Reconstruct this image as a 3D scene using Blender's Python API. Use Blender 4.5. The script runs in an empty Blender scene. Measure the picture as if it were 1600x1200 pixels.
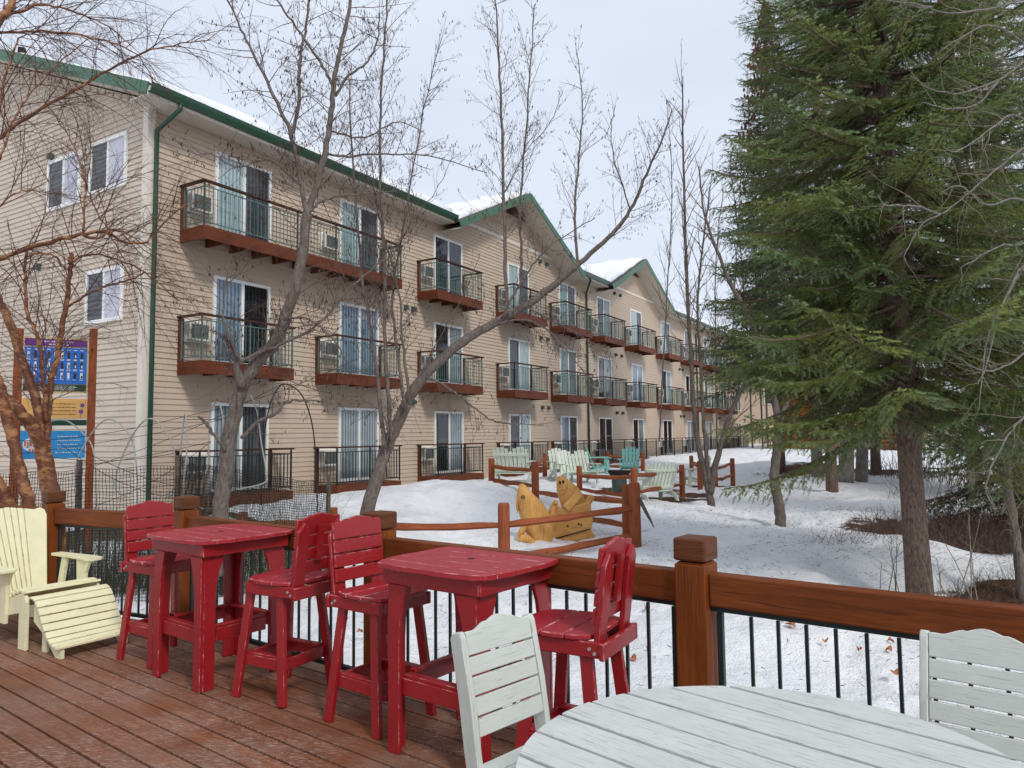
import bpy, math, random
import numpy as np
from mathutils import Matrix, Vector
R = math.radians
C = bpy.context.scene.collection
scn = bpy.context.scene
rnd = random.Random(7)

# ---------------------------------------------------------------- camera
F_PX = 1144.0
cam_d = bpy.data.cameras.new("camera"); cam = bpy.data.objects.new("camera", cam_d); C.objects.link(cam)
cam_d.sensor_fit = 'HORIZONTAL'; cam_d.sensor_width = 36.0; cam_d.lens = 36.0 * F_PX / 1600.0
cam_d.clip_start = 0.05; cam_d.clip_end = 2000
PITCH, ROLL = R(4.02), R(-0.625)
cam.matrix_world = Matrix.Translation((0, 0, 1.6)) @ Matrix.Rotation(R(90) + PITCH, 4, 'X') @ Matrix.Rotation(ROLL, 4, 'Z')
scn.camera = cam

# ---------------------------------------------------------------- sky and sun (overcast late-winter day)
SUN_EL, SUN_AZ = R(42), R(150)      # azimuth from +Y, clockwise: behind the camera, to the right
w = bpy.data.worlds.new("World"); scn.world = w; w.use_nodes = True
wn = w.node_tree; wn.nodes.clear()
wo = wn.nodes.new('ShaderNodeOutputWorld'); bg = wn.nodes.new('ShaderNodeBackground')
sky = wn.nodes.new('ShaderNodeTexSky'); sky.sky_type = 'NISHITA'; sky.sun_disc = False
sky.sun_elevation = SUN_EL; sky.sun_rotation = SUN_AZ; sky.dust_density = 3.0
tc = wn.nodes.new('ShaderNodeTexCoord'); mp = wn.nodes.new('ShaderNodeMapping'); mp.inputs['Scale'].default_value = (1, 1, 3.5)
nz = wn.nodes.new('ShaderNodeTexNoise'); nz.inputs['Scale'].default_value = 1.6; nz.inputs['Detail'].default_value = 5; nz.inputs['Roughness'].default_value = .5
rp = wn.nodes.new('ShaderNodeValToRGB')
rp.color_ramp.elements[0].position = .25; rp.color_ramp.elements[0].color = (.565, .625, .745, 1)
rp.color_ramp.elements[1].position = .80; rp.color_ramp.elements[1].color = (.70, .75, .835, 1)
sc = wn.nodes.new('ShaderNodeVectorMath'); sc.operation = 'SCALE'; sc.inputs['Scale'].default_value = 10.0
mx = wn.nodes.new('ShaderNodeMix'); mx.data_type = 'RGBA'; mx.inputs[0].default_value = .93
wn.links.new(tc.outputs['Generated'], mp.inputs['Vector']); wn.links.new(mp.outputs[0], nz.inputs['Vector'])
wn.links.new(nz.outputs['Fac'], rp.inputs[0]); wn.links.new(rp.outputs[0], sc.inputs[0])
wn.links.new(sky.outputs[0], mx.inputs['A']); wn.links.new(sc.outputs[0], mx.inputs['B'])
wn.links.new(mx.outputs['Result'], bg.inputs['Color']); bg.inputs['Strength'].default_value = .1
wn.links.new(bg.outputs[0], wo.inputs[0])
sd = bpy.data.lights.new("sun", 'SUN'); sd.energy = 1.5; sd.angle = R(10); sd.color = (1, .955, .89)
sun = bpy.data.objects.new("sun", sd); C.objects.link(sun)
sv = Vector((math.sin(SUN_AZ) * math.cos(SUN_EL), math.cos(SUN_AZ) * math.cos(SUN_EL), math.sin(SUN_EL)))
sun.rotation_euler = sv.to_track_quat('Z', 'Y').to_euler()
scn.view_settings.view_transform = 'Standard'; scn.view_settings.look = 'None'
scn.view_settings.exposure = 0.34; scn.view_settings.gamma = 1.0
scn.render.resolution_x = 1024; scn.render.resolution_y = 768

# ---------------------------------------------------------------- picture -> world (only used to lay out real things)
def ray(u, v):
    a, b = u - 800, v - 600
    a, b = a * math.cos(ROLL) + b * math.sin(ROLL), -a * math.sin(ROLL) + b * math.cos(ROLL)
    y, z = 1.0, -b / F_PX
    return Vector((a / F_PX, y * math.cos(PITCH) - z * math.sin(PITCH), y * math.sin(PITCH) + z * math.cos(PITCH)))
def at(u, v, Y):
    r = ray(u, v); return Vector((r.x * Y / r.y, Y, 1.6 + r.z * Y / r.y))

# ---------------------------------------------------------------- mesh builder
EDGE = {}
class MB:
    def __init__(s): s.v = []; s.f = []; s.uv = []
    def add(s, vs, fs, uvs):
        o = len(s.v); s.v += [tuple(p) for p in vs]
        s.f += [tuple(i + o for i in f) for f in fs]; s.uv += uvs
    def box(s, c, size, M=None, taper=None):
        """box centred at c; UV runs along the longest side; taper=(fx,fy) scales the top"""
        h = [x / 2 for x in size]; L = max(range(3), key=lambda i: size[i]); oth = [i for i in range(3) if i != L]
        ox, oy = rnd.uniform(0, 50), rnd.uniform(0, 50)
        loc = []
        for z in (-1, 1):
            for y in (-1, 1):
                for x in (-1, 1):
                    k = taper if (taper and z > 0) else (1, 1)
                    loc.append((x * h[0] * k[0], y * h[1] * k[1], z * h[2]))
        fs = [(0, 2, 3, 1), (4, 5, 7, 6), (0, 1, 5, 4), (2, 6, 7, 3), (0, 4, 6, 2), (1, 3, 7, 5)]
        nrm = [2, 2, 1, 1, 0, 0]; uvs = []
        for f, n in zip(fs, nrm):
            if n == L: a, b = oth
            else: a = L; b = [i for i in oth if i != n][0]
            uvs.append([(loc[i][a] + ox, loc[i][b] + oy + .37 * n) for i in f])
        vs = [Vector(p) + Vector(c) for p in loc]
        if M is not None: vs = [M @ p for p in vs]
        s.add(vs, fs, uvs)
    def bar(s, p0, p1, w, t, up=(0, 0, 1), M=None, ext=0):
        """board from p0 to p1, w wide across 'up x dir', t thick along up"""
        p0, p1 = Vector(p0), Vector(p1); d = (p1 - p0); ln = d.length
        if ln < 1e-6: return
        d.normalize(); up = Vector(up)
        y = up.cross(d)
        if y.length < 1e-4: y = Vector((1, 0, 0)).cross(d)
        y.normalize(); z = d.cross(y)
        m = Matrix((d, y, z)).transposed().to_4x4(); m.translation = (p0 + p1) / 2
        if M is not None: m = M @ m
        s.box((0, 0, 0), (ln + ext * 2, w, t), m)
    def prism(s, poly, h0, h1, M=None, along=0):
        """polygon (x,y) extruded h0..h1 in z, then M"""
        a = sum(poly[i][0] * poly[(i + 1) % len(poly)][1] - poly[(i + 1) % len(poly)][0] * poly[i][1] for i in range(len(poly)))
        if a < 0: poly = poly[::-1]
        n = len(poly); ox, oy = rnd.uniform(0, 50), rnd.uniform(0, 50)
        vs = [Vector((x, y, h0)) for x, y in poly] + [Vector((x, y, h1)) for x, y in poly]
        fs = [tuple(range(n))[::-1], tuple(range(n, 2 * n))]
        g = (lambda x, y: (x + ox, y + oy)) if along == 0 else (lambda x, y: (y + ox, x + oy))
        uvs = [[g(*p) for p in poly][::-1], [g(*p) for p in poly]]
        for i in range(n):
            j = (i + 1) % n; fs.append((i, j, n + j, n + i))
            p, q = poly[i], poly[j]; l = math.hypot(q[0] - p[0], q[1] - p[1])
            uvs.append([(ox, oy + h0), (ox + l, oy + h0), (ox + l, oy + h1), (ox, oy + h1)])
        if M is not None: vs = [M @ p for p in vs]
        s.add(vs, fs, uvs)
    def slab(s, pts, th, up=Vector((0, 0, 1))):
        n = len(pts); pts = [Vector(p) for p in pts]
        vs = pts + [p + up * th for p in pts]
        fs = [tuple(range(n))[::-1], tuple(range(n, 2 * n))]
        uvs = [[(p.x, p.y) for p in pts][::-1], [(p.x, p.y) for p in pts]]
        for i in range(n):
            j = (i + 1) % n; fs.append((i, j, n + j, n + i)); l = (pts[j] - pts[i]).length
            uvs.append([(0, 0), (l, 0), (l, th), (0, th)])
        s.add(vs, fs, uvs)
    def quad(s, a, b, c, d):
        a, b, c, d = map(Vector, (a, b, c, d)); l = (b - a).length; h = (d - a).length
        s.add([a, b, c, d], [(0, 1, 2, 3)], [[(0, 0), (l, 0), (l, h), (0, h)]])
    def tube(s, pts, rad, n=5, cap=True, sq=1.0):
        pts = [Vector(p) for p in pts]; k = len(pts)
        if k < 2: return
        if not hasattr(rad, '__len__'): rad = [rad] * k
        vs = []; ref = None; acc = 0; L = [0]
        for i in range(1, k): acc += (pts[i] - pts[i - 1]).length; L.append(acc)
        for i in range(k):
            d = (pts[min(i + 1, k - 1)] - pts[max(i - 1, 0)])
            if d.length < 1e-9: d = Vector((0, 0, 1))
            d.normalize()
            if ref is None:
                ref = d.orthogonal().normalized()
            else:
                ref = ref - d * ref.dot(d)
                ref = ref.normalized() if ref.length > 1e-6 else d.orthogonal().normalized()
            b = d.cross(ref)
            for j in range(n):
                a = 2 * math.pi * j / n
                vs.append(pts[i] + (ref * math.cos(a) + b * math.sin(a) * sq) * rad[i])
        fs = []; uvs = []; ox = rnd.uniform(0, 30)
        for i in range(k - 1):
            for j in range(n):
                j2 = (j + 1) % n
                fs.append((i * n + j, i * n + j2, (i + 1) * n + j2, (i + 1) * n + j))
                u0, u1 = j / n, (j + 1) / n; w_ = 6.283 * max(rad[i], 1e-4)
                uvs.append([(L[i] + ox, u0 * w_), (L[i] + ox, u1 * w_), (L[i + 1] + ox, u1 * w_), (L[i + 1] + ox, u0 * w_)])
        if cap and n >= 4:
            fs.append(tuple(range(n))[::-1]); uvs.append([(ox, 0)] * n)
            fs.append(tuple((k - 1) * n + j for j in range(n))); uvs.append([(ox, 0)] * n)
        s.add(vs, fs, uvs)
    def ball(s, c, r, seg=10, rings=7, M=None):
        c = Vector(c); r = Vector(r if hasattr(r, '__len__') else (r, r, r))
        vs = []
        for i in range(rings + 1):
            ph = math.pi * i / rings
            for j in range(seg):
                a = 2 * math.pi * j / seg
                p = Vector((math.sin(ph) * math.cos(a) * r.x, math.sin(ph) * math.sin(a) * r.y, math.cos(ph) * r.z)) + c
                vs.append(M @ p if M is not None else p)
        fs = []; uvs = []
        for i in range(rings):
            for j in range(seg):
                j2 = (j + 1) % seg; q = (i * seg + j, (i + 1) * seg + j, (i + 1) * seg + j2, i * seg + j2)
                fs.append(q); uvs.append([(vs[t][0], vs[t][2]) for t in q])
        s.add(vs, fs, uvs)
    def build(s, name, mat, parent=None, smooth=False, bevel=0, loc=None):
        me = bpy.data.meshes.new(name); me.from_pydata(s.v, [], s.f)
        ul = me.uv_layers.new(name='uv'); flat = [c for f in s.uv for p in f for c in p]
        if len(flat) == len(me.loops) * 2: ul.data.foreach_set('uv', flat)
        me.materials.append(mat)
        if smooth: me.polygons.foreach_set('use_smooth', [True] * len(me.polygons))
        me.update(); o = bpy.data.objects.new(name, me); C.objects.link(o)
        if parent is not None: o.parent = parent
        if loc is not None: o.location = loc
        if bevel:
            em = EDGE.get(mat.name)
            b = o.modifiers.new('b', 'BEVEL'); b.width = bevel; b.segments = 2; b.limit_method = 'ANGLE'; b.angle_limit = R(40)
            if em is not None: me.materials.append(em); b.material = 1; b.segments = 1
        return o

def thing(name, label, cat, loc=(0, 0, 0), rz=0, group=None):
    o = bpy.data.objects.new(name, None); C.objects.link(o); o.empty_display_size = .2
    o.location = loc; o.rotation_euler = (0, 0, rz); tag(o, label, cat, group); return o
def tag(o, label=None, cat=None, group=None, kind=None):
    if label: o['label'] = label
    if cat: o['category'] = cat
    if group: o['group'] = group
    if kind: o['kind'] = kind
    return o
def sub(name, parent, loc=(0, 0, 0), rz=0):
    o = bpy.data.objects.new(name, None); C.objects.link(o); o.parent = parent; o.location = loc; o.rotation_euler = (0, 0, rz); return o
KIDS = {}
def kids(o):
    return [c for c in C.objects if c.parent == o]
def copy_tree(o, parent=None):
    c = o.copy(); C.objects.link(c); c.parent = parent
    for k in kids(o): copy_tree(k, c)
    return c
def dup(o, label, loc, rz, group=None, scale=None):
    c = copy_tree(o); c.location = loc; c.rotation_euler = (0, 0, rz); c['label'] = label
    if group: c['group'] = group
    if scale: c.scale = scale
    return c
def clip(poly, a, b, c):
    """keep a*x+b*y<=c"""
    out = []
    for i in range(len(poly)):
        p, q = poly[i], poly[(i + 1) % len(poly)]
        dp, dq = a * p[0] + b * p[1] - c, a * q[0] + b * q[1] - c
        if dp <= 0: out.append(p)
        if (dp < 0 < dq) or (dq < 0 < dp):
            t = dp / (dp - dq); out.append((p[0] + (q[0] - p[0]) * t, p[1] + (q[1] - p[1]) * t))
    return out

# ---------------------------------------------------------------- materials
class NT:
    def __init__(s, name):
        s.m = bpy.data.materials.new(name); s.m.use_nodes = True; s.t = s.m.node_tree
        s.b = s.t.nodes['Principled BSDF']
    def n(s, typ, **k):
        o = s.t.nodes.new(typ)
        for a, v in k.items():
            if a in o.inputs: o.inputs[a].default_value = v
            else: setattr(o, a, v)
        return o
    def l(s, a, b): s.t.links.new(a, b)
    def coord(s, kind='uv', scale=(1, 1, 1)):
        if kind == 'uv': c = s.n('ShaderNodeUVMap', uv_map='uv').outputs[0]
        elif kind == 'obj': c = s.n('ShaderNodeTexCoord').outputs['Object']
        else: c = s.n('ShaderNodeNewGeometry').outputs['Position']
        m = s.n('ShaderNodeMapping', Scale=scale); s.l(c, m.inputs['Vector']); return m.outputs[0]
    def noise(s, co, sc=5, det=4, rough=.55, dist=0):
        o = s.n('ShaderNodeTexNoise'); o.inputs['Scale'].default_value = sc; o.inputs['Detail'].default_value = det
        o.inputs['Roughness'].default_value = rough; o.inputs['Distortion'].default_value = dist; s.l(co, o.inputs['Vector']); return o.outputs['Fac']
    def ramp(s, fac, stops):
        o = s.n('ShaderNodeValToRGB'); e = o.color_ramp.elements
        while len(e) < len(stops): e.new(.5)
        for x, (p, c) in zip(e, stops):
            x.position = p; x.color = (*c, 1) if hasattr(c, '__len__') else (c, c, c, 1)
        s.l(fac, o.inputs[0]); return o.outputs[0]
    def mix(s, fac, a, b, mode='MIX'):
        o = s.n('ShaderNodeMix', data_type='RGBA', blend_type=mode)
        for k, x in ((0, fac), ('A', a), ('B', b)):
            if isinstance(x, bpy.types.NodeSocket): s.l(x, o.inputs[k])
            elif k == 0: o.inputs[0].default_value = x
            else: o.inputs[k].default_value = (*x, 1) if hasattr(x, '__len__') else (x, x, x, 1)
        return o.outputs['Result']
    def math(s, op, a, b=0):
        o = s.n('ShaderNodeMath', operation=op)
        for i, x in enumerate((a, b)):
            if isinstance(x, bpy.types.NodeSocket): s.l(x, o.inputs[i])
            else: o.inputs[i].default_value = x
        return o.outputs[0]
    def bump(s, h, st=.3, dist=.01):
        o = s.n('ShaderNodeBump'); o.inputs['Strength'].default_value = st; o.inputs['Distance'].default_value = dist
        s.l(h, o.inputs['Height']); s.l(o.outputs[0], s.b.inputs['Normal'])
    def fin(s, col, rough=.6, spec=.4, metal=0):
        if isinstance(col, bpy.types.NodeSocket): s.l(col, s.b.inputs['Base Color'])
        else: s.b.inputs['Base Color'].default_value = (*col, 1)
        if isinstance(rough, bpy.types.NodeSocket): s.l(rough, s.b.inputs['Roughness'])
        else: s.b.inputs['Roughness'].default_value = rough
        s.b.inputs['Specular IOR Level'].default_value = spec; s.b.inputs['Metallic'].default_value = metal
        return s.m
def plain(name, col, rough=.6, var=.15, sc=3, spec=.4):
    t = NT(name); f = t.noise(t.coord('geo'), sc, 5); c = t.mix(f, [x * (1 - var) for x in col], [min(1, x * (1 + var)) for x in col])
    return t.fin(c, rough, spec)
def painted(name, col, wear, amount=.5, edge=(.6, .55, .5), grainy=.35, rough=.5, spec=.35, gt=(.30, .42)):
    """painted boards: faint grain, rubbed patches, small chips; UV runs along the board"""
    t = NT(name); co = t.coord('uv', (1.2, 28, 1)); g = t.noise(co, 6, 5, .6, .4)
    big = t.noise(t.coord('uv', (1, 1, 1)), 5, 4)
    base = t.mix(big, [c * .82 for c in col], [min(1, c * 1.14) for c in col])
    gl = t.ramp(g, [(gt[0], 1), (gt[1], 0)])
    base = t.mix(t.math('MULTIPLY', gl, grainy), base, [c * .45 for c in col])
    ch = t.noise(t.coord('uv', (8, 30, 1)), 5, 6, .7, .6); ch2 = t.noise(t.coord('uv'), 2.2, 3)
    m = t.math('MULTIPLY', t.ramp(ch, [(.62, 0), (.68, 1)]), t.ramp(ch2, [(.45, 0), (.62, 1)]))
    base = t.mix(t.math('MULTIPLY', m, amount), base, wear)
    t.bump(g, .25, .004); return t.fin(base, rough, spec)
def stained(name, a, b, dark=(.03, .015, .008), rough=.55, sc=1.0):
    t = NT(name); co = t.coord('uv', (1.0 * sc, 16 * sc, 1)); g = t.noise(co, 3, 6, .62, .9)
    big = t.noise(t.coord('uv', (1, 2, 1)), 2.0, 4)
    c = t.mix(t.ramp(g, [(.3, 0), (.7, 1)]), a, b); c = t.mix(t.ramp(big, [(.35, 0), (.75, .6)]), c, [x * .55 for x in a])
    cr = t.noise(t.coord('uv', (.7, 26, 1)), 2.2, 3, .5, .3)
    c = t.mix(t.ramp(cr, [(.30, .9), (.345, 0)]), c, dark)
    kn = t.n('ShaderNodeTexVoronoi'); kn.inputs['Scale'].default_value = 1.7; t.l(t.coord('uv', (1, 2.4, 1)), kn.inputs['Vector'])
    c = t.mix(t.ramp(kn.outputs['Distance'], [(.035, .85), (.07, 0)]), c, dark)
    t.bump(g, .4, .005); return t.fin(c, rough, .22)
M = {}
M['red'] = painted('red_paint', (.30, .009, .013), (.62, .35, .34), .75, rough=.36, spec=.55)
M['red_sky_sheen'] = painted('red_paint_sky_sheen', (.36, .018, .028), (.62, .34, .32), .9, rough=.42, spec=.5, grainy=.5)  # lighter, pinker red: sky sheen on upward faces painted into the colour
M['white_chair'] = painted('greyed_white_paint', (.53, .56, .51), (.27, .26, .22), .7, grainy=.45, gt=(.33, .43))
M['table_white'] = painted('weathered_white_paint', (.58, .595, .565), (.25, .24, .22), .9, grainy=.75, gt=(.34, .45))
M['yellow'] = painted('cream_yellow_paint', (.78, .74, .49), (.42, .37, .22), .6, grainy=.12)
M['mint'] = painted('mint_paint', (.23, .52, .47), (.5, .6, .55), .4)
M['offwhite'] = painted('offwhite_paint', (.62, .68, .58), (.45, .45, .4), .5)
M['rail_wood'] = stained('deck_rail_stain', (.125, .030, .006), (.24, .062, .013))
M['post_wood'] = stained('deck_post_stain', (.15, .036, .005), (.28, .074, .012))
M['cap_wood'] = stained('weathered_post_cap', (.065, .026, .012), (.20, .060, .016))
M['fence_wood'] = stained('split_rail_stain', (.20, .045, .013), (.42, .12, .045), sc=1.3)
M['balc_wood'] = stained('balcony_stain', (.085, .024, .010), (.20, .050, .018), sc=.8)
M['handrail'] = stained('dark_handrail_stain', (.038, .016, .010), (.085, .032, .018))
M['carved'] = stained('carved_log', (.56, .25, .055), (.86, .50, .17), dark=(.16, .06, .015), rough=.38, sc=1.6)
M['log'] = stained('cabin_log', (.27, .085, .018), (.40, .15, .04), sc=.5)
def worn_edge(name, a, b, lo=.42, hi=.58):
    t = NT(name); f = t.noise(t.coord('geo'), 14, 4, .7); return t.fin(t.mix(t.ramp(f, [(lo, 0), (hi, 1)]), a, b), .55, .3)
EDGE['red_paint'] = worn_edge('red_paint_worn_edge', (.30, .012, .018), (.52, .26, .24), .50, .70)
EDGE['red_paint_sky_sheen'] = worn_edge('red_sky_sheen_worn_edge', (.34, .03, .04), (.58, .30, .28), .46, .64)  # base red carries the painted sky sheen; the pale part is wear
EDGE['greyed_white_paint'] = worn_edge('white_paint_worn_edge', (.58, .60, .55), (.28, .27, .23), .5, .7)
EDGE['weathered_white_paint'] = worn_edge('white_table_worn_edge', (.52, .54, .53), (.30, .30, .29), .4, .6)
EDGE['cream_yellow_paint'] = worn_edge('yellow_paint_worn_edge', (.76, .70, .42), (.30, .26, .15), .5, .66)
M['iron'] = plain('dark_green_iron', (.010, .022, .021), .42, .2)
M['iron_teal'] = plain('teal_iron', (.085, .155, .14), .45, .25)
M['green_trim'] = plain('green_trim', (.055, .14, .085), .4, .12)
M['gutter'] = plain('dark_green_gutter', (.012, .058, .032), .3, .15, spec=.5)
M['white_trim'] = plain('white_vinyl', (.78, .78, .76), .45, .05)
M['cream_trim'] = plain('cream_trim', (.66, .60, .52), .5, .06)
M['soffit'] = plain('soffit', (.56, .51, .44), .6, .06)
M['shingle'] = plain('shingles', (.07, .055, .05), .9, .4, 12)
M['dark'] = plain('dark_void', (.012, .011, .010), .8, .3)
M['lamp_grey'] = plain('lamp_green_grey', (.05, .075, .07), .4)
M['screw'] = plain('steel_screw', (.35, .32, .3), .35)
def siding(name, col):
    t = NT(name); f = t.noise(t.coord('geo', (.35, .35, 1.2)), 1.5, 5); g = t.noise(t.coord('geo', (2, 2, 9)), 3, 4)
    c = t.mix(f, [x * .93 for x in col], [x * 1.06 for x in col]); c = t.mix(t.math('MULTIPLY', g, .20), c, [x * .55 for x in col]); st = t.noise(t.coord('geo', (3, 3, .35)), 2.4, 5, .65); c = t.mix(t.ramp(st, [(.55, 0), (.8, .35)]), c, [x * .62 for x in col])
    return t.fin(c, .5, .3)
M['siding'] = siding('tan_vinyl_siding', (.54, .43, .33))
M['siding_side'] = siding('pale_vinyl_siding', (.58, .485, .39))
# ground snow
def snow_mat():
    t = NT('old_snow'); g = t.coord('geo')
    a = t.n('ShaderNodeAttribute', attribute_name='litter').outputs['Fac']
    d = t.n('ShaderNodeAttribute', attribute_name='debris').outputs['Fac']
    big = t.noise(g, .55, 5, .6); mid = t.noise(g, 4.5, 6, .65); fine = t.noise(g, 55, 3, .6)
    c = t.mix(t.ramp(big, [(.3, 0), (.75, 1)]), (.82, .84, .87), (.91, .91, .915))
    c = t.mix(t.math('MULTIPLY', t.ramp(mid, [(.52, 0), (.78, 1)]), .30), c, (.42, .40, .37))
    # needles and bark crumbs lying on the snow: elongated specks, denser under the trees
    vo = t.n('ShaderNodeTexVoronoi'); vo.inputs['Scale'].default_value = 17; vo.inputs['Randomness'].default_value = 1
    wv = t.mix(.06, t.coord('geo', (1, 1, 1)), t.n('ShaderNodeTexNoise', Scale=9.0).outputs['Color'])
    mp2 = t.n('ShaderNodeMapping'); mp2.inputs['Scale'].default_value = (1, 2.3, 1); mp2.inputs['Rotation'].default_value = (0, 0, .5); t.l(wv, mp2.inputs['Vector']); t.l(mp2.outputs[0], vo.inputs['Vector'])
    dens = t.noise(g, 1.3, 4, .6); th = t.math('ADD', t.math('MULTIPLY', dens, .10), t.math('MULTIPLY', d, .17)); th = t.math('SUBTRACT', th, .012)
    sp = t.math('LESS_THAN', vo.outputs['Distance'], th)
    vo2 = t.n('ShaderNodeTexVoronoi'); vo2.inputs['Scale'].default_value = 60; t.l(g, vo2.inputs['Vector'])
    sp2 = t.math('LESS_THAN', vo2.outputs['Distance'], t.math('ADD', t.math('MULTIPLY', dens, .22), t.math('MULTIPLY', d, .12)))
    pc = t.mix(t.noise(g, 30, 2), (.07, .045, .03), (.30, .20, .13))
    c = t.mix(t.math('MULTIPLY', sp2, .42), c, (.30, .25, .20)); c = t.mix(t.math('MULTIPLY', sp, .8), c, pc)
    c = t.mix(t.math('MULTIPLY', t.math('MULTIPLY', d, t.noise(g, 2.5, 6, .7)), .22), c, (.33, .30, .27))
    # bare earth, mulch and dead leaves where the snow has gone
    lm = t.math('ADD', a, t.math('MULTIPLY', t.math('SUBTRACT', t.noise(g, 2.6, 7, .72), .5), 1.3)); lm = t.ramp(lm, [(.47, 0), (.55, 1)])
    lc = t.mix(t.ramp(t.noise(g, 22, 6, .8), [(.35, 0), (.65, 1)]), (.045, .020, .010), (.20, .095, .052)); lc = t.mix(t.ramp(t.noise(g, 9, 3), [(.5, 0), (.7, .6)]), lc, (.24, .17, .09))
    c = t.mix(lm, c, lc)
    h = t.math('ADD', t.math('MULTIPLY', mid, 1.0), t.math('MULTIPLY', fine, .22)); h = t.math('ADD', h, t.math('MULTIPLY', lm, t.math('MULTIPLY', fine, .6)))
    t.bump(h, .95, .10)
    return t.fin(c, .75, .25)
M['snow'] = snow_mat()
t = NT('roof_snow'); g = t.coord('geo'); n_ = t.noise(g, 2.5, 5); t.bump(n_, .4, .08); M['roof_snow'] = t.fin(t.mix(n_, (.74, .77, .82), (.86, .87, .88)), .7, .2)
def deck_mat():
    t = NT('worn_deck_stain'); co = t.coord('uv', (1, 14, 1)); g = t.noise(co, 4, 6, .62, .5); big = t.noise(t.coord('geo', (1, 1, 1)), 1.1, 5, .6)
    c = t.mix(t.ramp(g, [(.3, 0), (.72, 1)]), (.125, .040, .016), (.30, .105, .044))
    c = t.mix(t.ramp(big, [(.42, 0), (.68, .75)]), c, (.27, .165, .12))
    pb = t.n('ShaderNodeAttribute', attribute_name='bd').outputs['Fac']
    c = t.mix(t.ramp(pb, [(0, .0), (1, .35)]), c, (.10, .045, .028))
    # scuffs: stretched pale streaks in two directions
    g1 = t.noise(t.coord('geo', (6, 42, 1)), 3.2, 6, .75, .6)
    ro = t.n('ShaderNodeMapping'); ro.inputs['Rotation'].default_value = (0, 0, 1.0); ro.inputs['Scale'].default_value = (5, 60, 1); t.l(t.coord('geo'), ro.inputs['Vector'])
    g2 = t.noise(ro.outputs[0], 2.6, 6, .72, .5)
    z = t.ramp(t.noise(t.coord('geo'), 1.7, 4, .6), [(.40, .15), (.58, 1)])
    s1 = t.math('MULTIPLY', t.ramp(g1, [(.545, 0), (.60, 1)]), z); s2 = t.math('MULTIPLY', t.ramp(g2, [(.56, 0), (.61, 1)]), z)
    sc_ = t.math('MAXIMUM', s1, s2); c = t.mix(t.math('MULTIPLY', sc_, .65), c, (.50, .39, .32))
    wl = t.ramp(t.noise(t.coord('uv', (1, 3, 1)), 3.5, 7, .75), [(.60, 0), (.68, .6)]); c = t.mix(t.math('MULTIPLY', wl, z), c, (.36, .31, .275))
    t.bump(g, .3, .004); return t.fin(c, t.ramp(big, [(.3, .5), (.7, .72)]), .25)
M['deck'] = deck_mat()
def bark(name, a, b, sc=1.0, bands=False, patch=None):
    t = NT(name); co = t.coord('geo', (9 * sc, 9 * sc, 3 * sc) if not bands else (7, 7, 34)); g = t.noise(co, 2.5, 6, .65, .3)
    c = t.mix(t.ramp(g, [(.32, 0), (.68, 1)]), a, b)
    if patch:
        p = t.noise(t.coord('geo', (1, 1, 1.6)), 5, 5, .65); c = t.mix(t.ramp(p, [(.50, 0), (.58, 1)]), c, patch)
    cr = t.noise(t.coord('geo', (30 * sc, 30 * sc, 7 * sc) if not bands else (9, 9, 70)), 1.6, 5, .7, .4); c = t.mix(t.ramp(cr, [(.36, .85), (.46, 0)]), c, [x * .35 for x in a])
    t.bump(t.math('ADD', g, t.math('MULTIPLY', cr, .8)), .9 if not bands else .5, .025 if not bands else .008); return t.fin(c, .75 if not bands else .55, .3)
M['bark_grey'] = bark('grey_bark', (.105, .082, .070), (.225, .185, .160), patch=(.15, .115, .095))
M['bark_grey2'] = bark('pale_grey_bark', (.15, .13, .115), (.30, .27, .245))
M['bark_dark'] = bark('dark_grey_bark', (.07, .055, .045), (.17, .135, .115))
M['bark_red'] = bark('copper_birch_bark', (.080, .030, .015), (.22, .080, .036), bands=True, patch=(.36, .17, .075))
M['twig_red'] = bark('copper_twig', (.085, .042, .032), (.20, .095, .055))
M['twig_brown'] = bark('brown_twig', (.10, .062, .052), (.20, .13, .105))
M['twig_pale'] = bark('pale_twig', (.17, .15, .10), (.32, .28, .20))
M['spruce_bark'] = bark('spruce_bark', (.09, .058, .045), (.30, .205, .16), 1.6)
M['catkin'] = plain('catkin', (.035, .018, .015), .8)
M['cone'] = plain('spruce_cones', (.12, .035, .02), .8, .4, 12)
def needle(name, a, b, c3):
    t = NT(name); p = t.noise(t.coord('obj'), 1.1, 4, .6); q = t.noise(t.coord('obj'), 7, 3)
    c = t.mix(t.ramp(p, [(.36, 0), (.64, 1)]), a, b); c = t.mix(t.ramp(q, [(.55, 0), (.75, .7)]), c, c3)
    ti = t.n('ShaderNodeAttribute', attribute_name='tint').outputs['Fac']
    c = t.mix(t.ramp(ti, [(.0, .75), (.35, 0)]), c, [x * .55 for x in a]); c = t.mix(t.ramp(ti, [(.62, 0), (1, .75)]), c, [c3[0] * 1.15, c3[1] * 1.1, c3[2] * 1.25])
    return t.fin(c, .55, .3)
M['needles'] = needle('spruce_needles', (.082, .125, .032), (.215, .245, .050), (.17, .25, .11))
M['needles_dark'] = needle('dark_spruce_needles', (.042, .066, .028), (.085, .115, .038), (.11, .15, .075))
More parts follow.
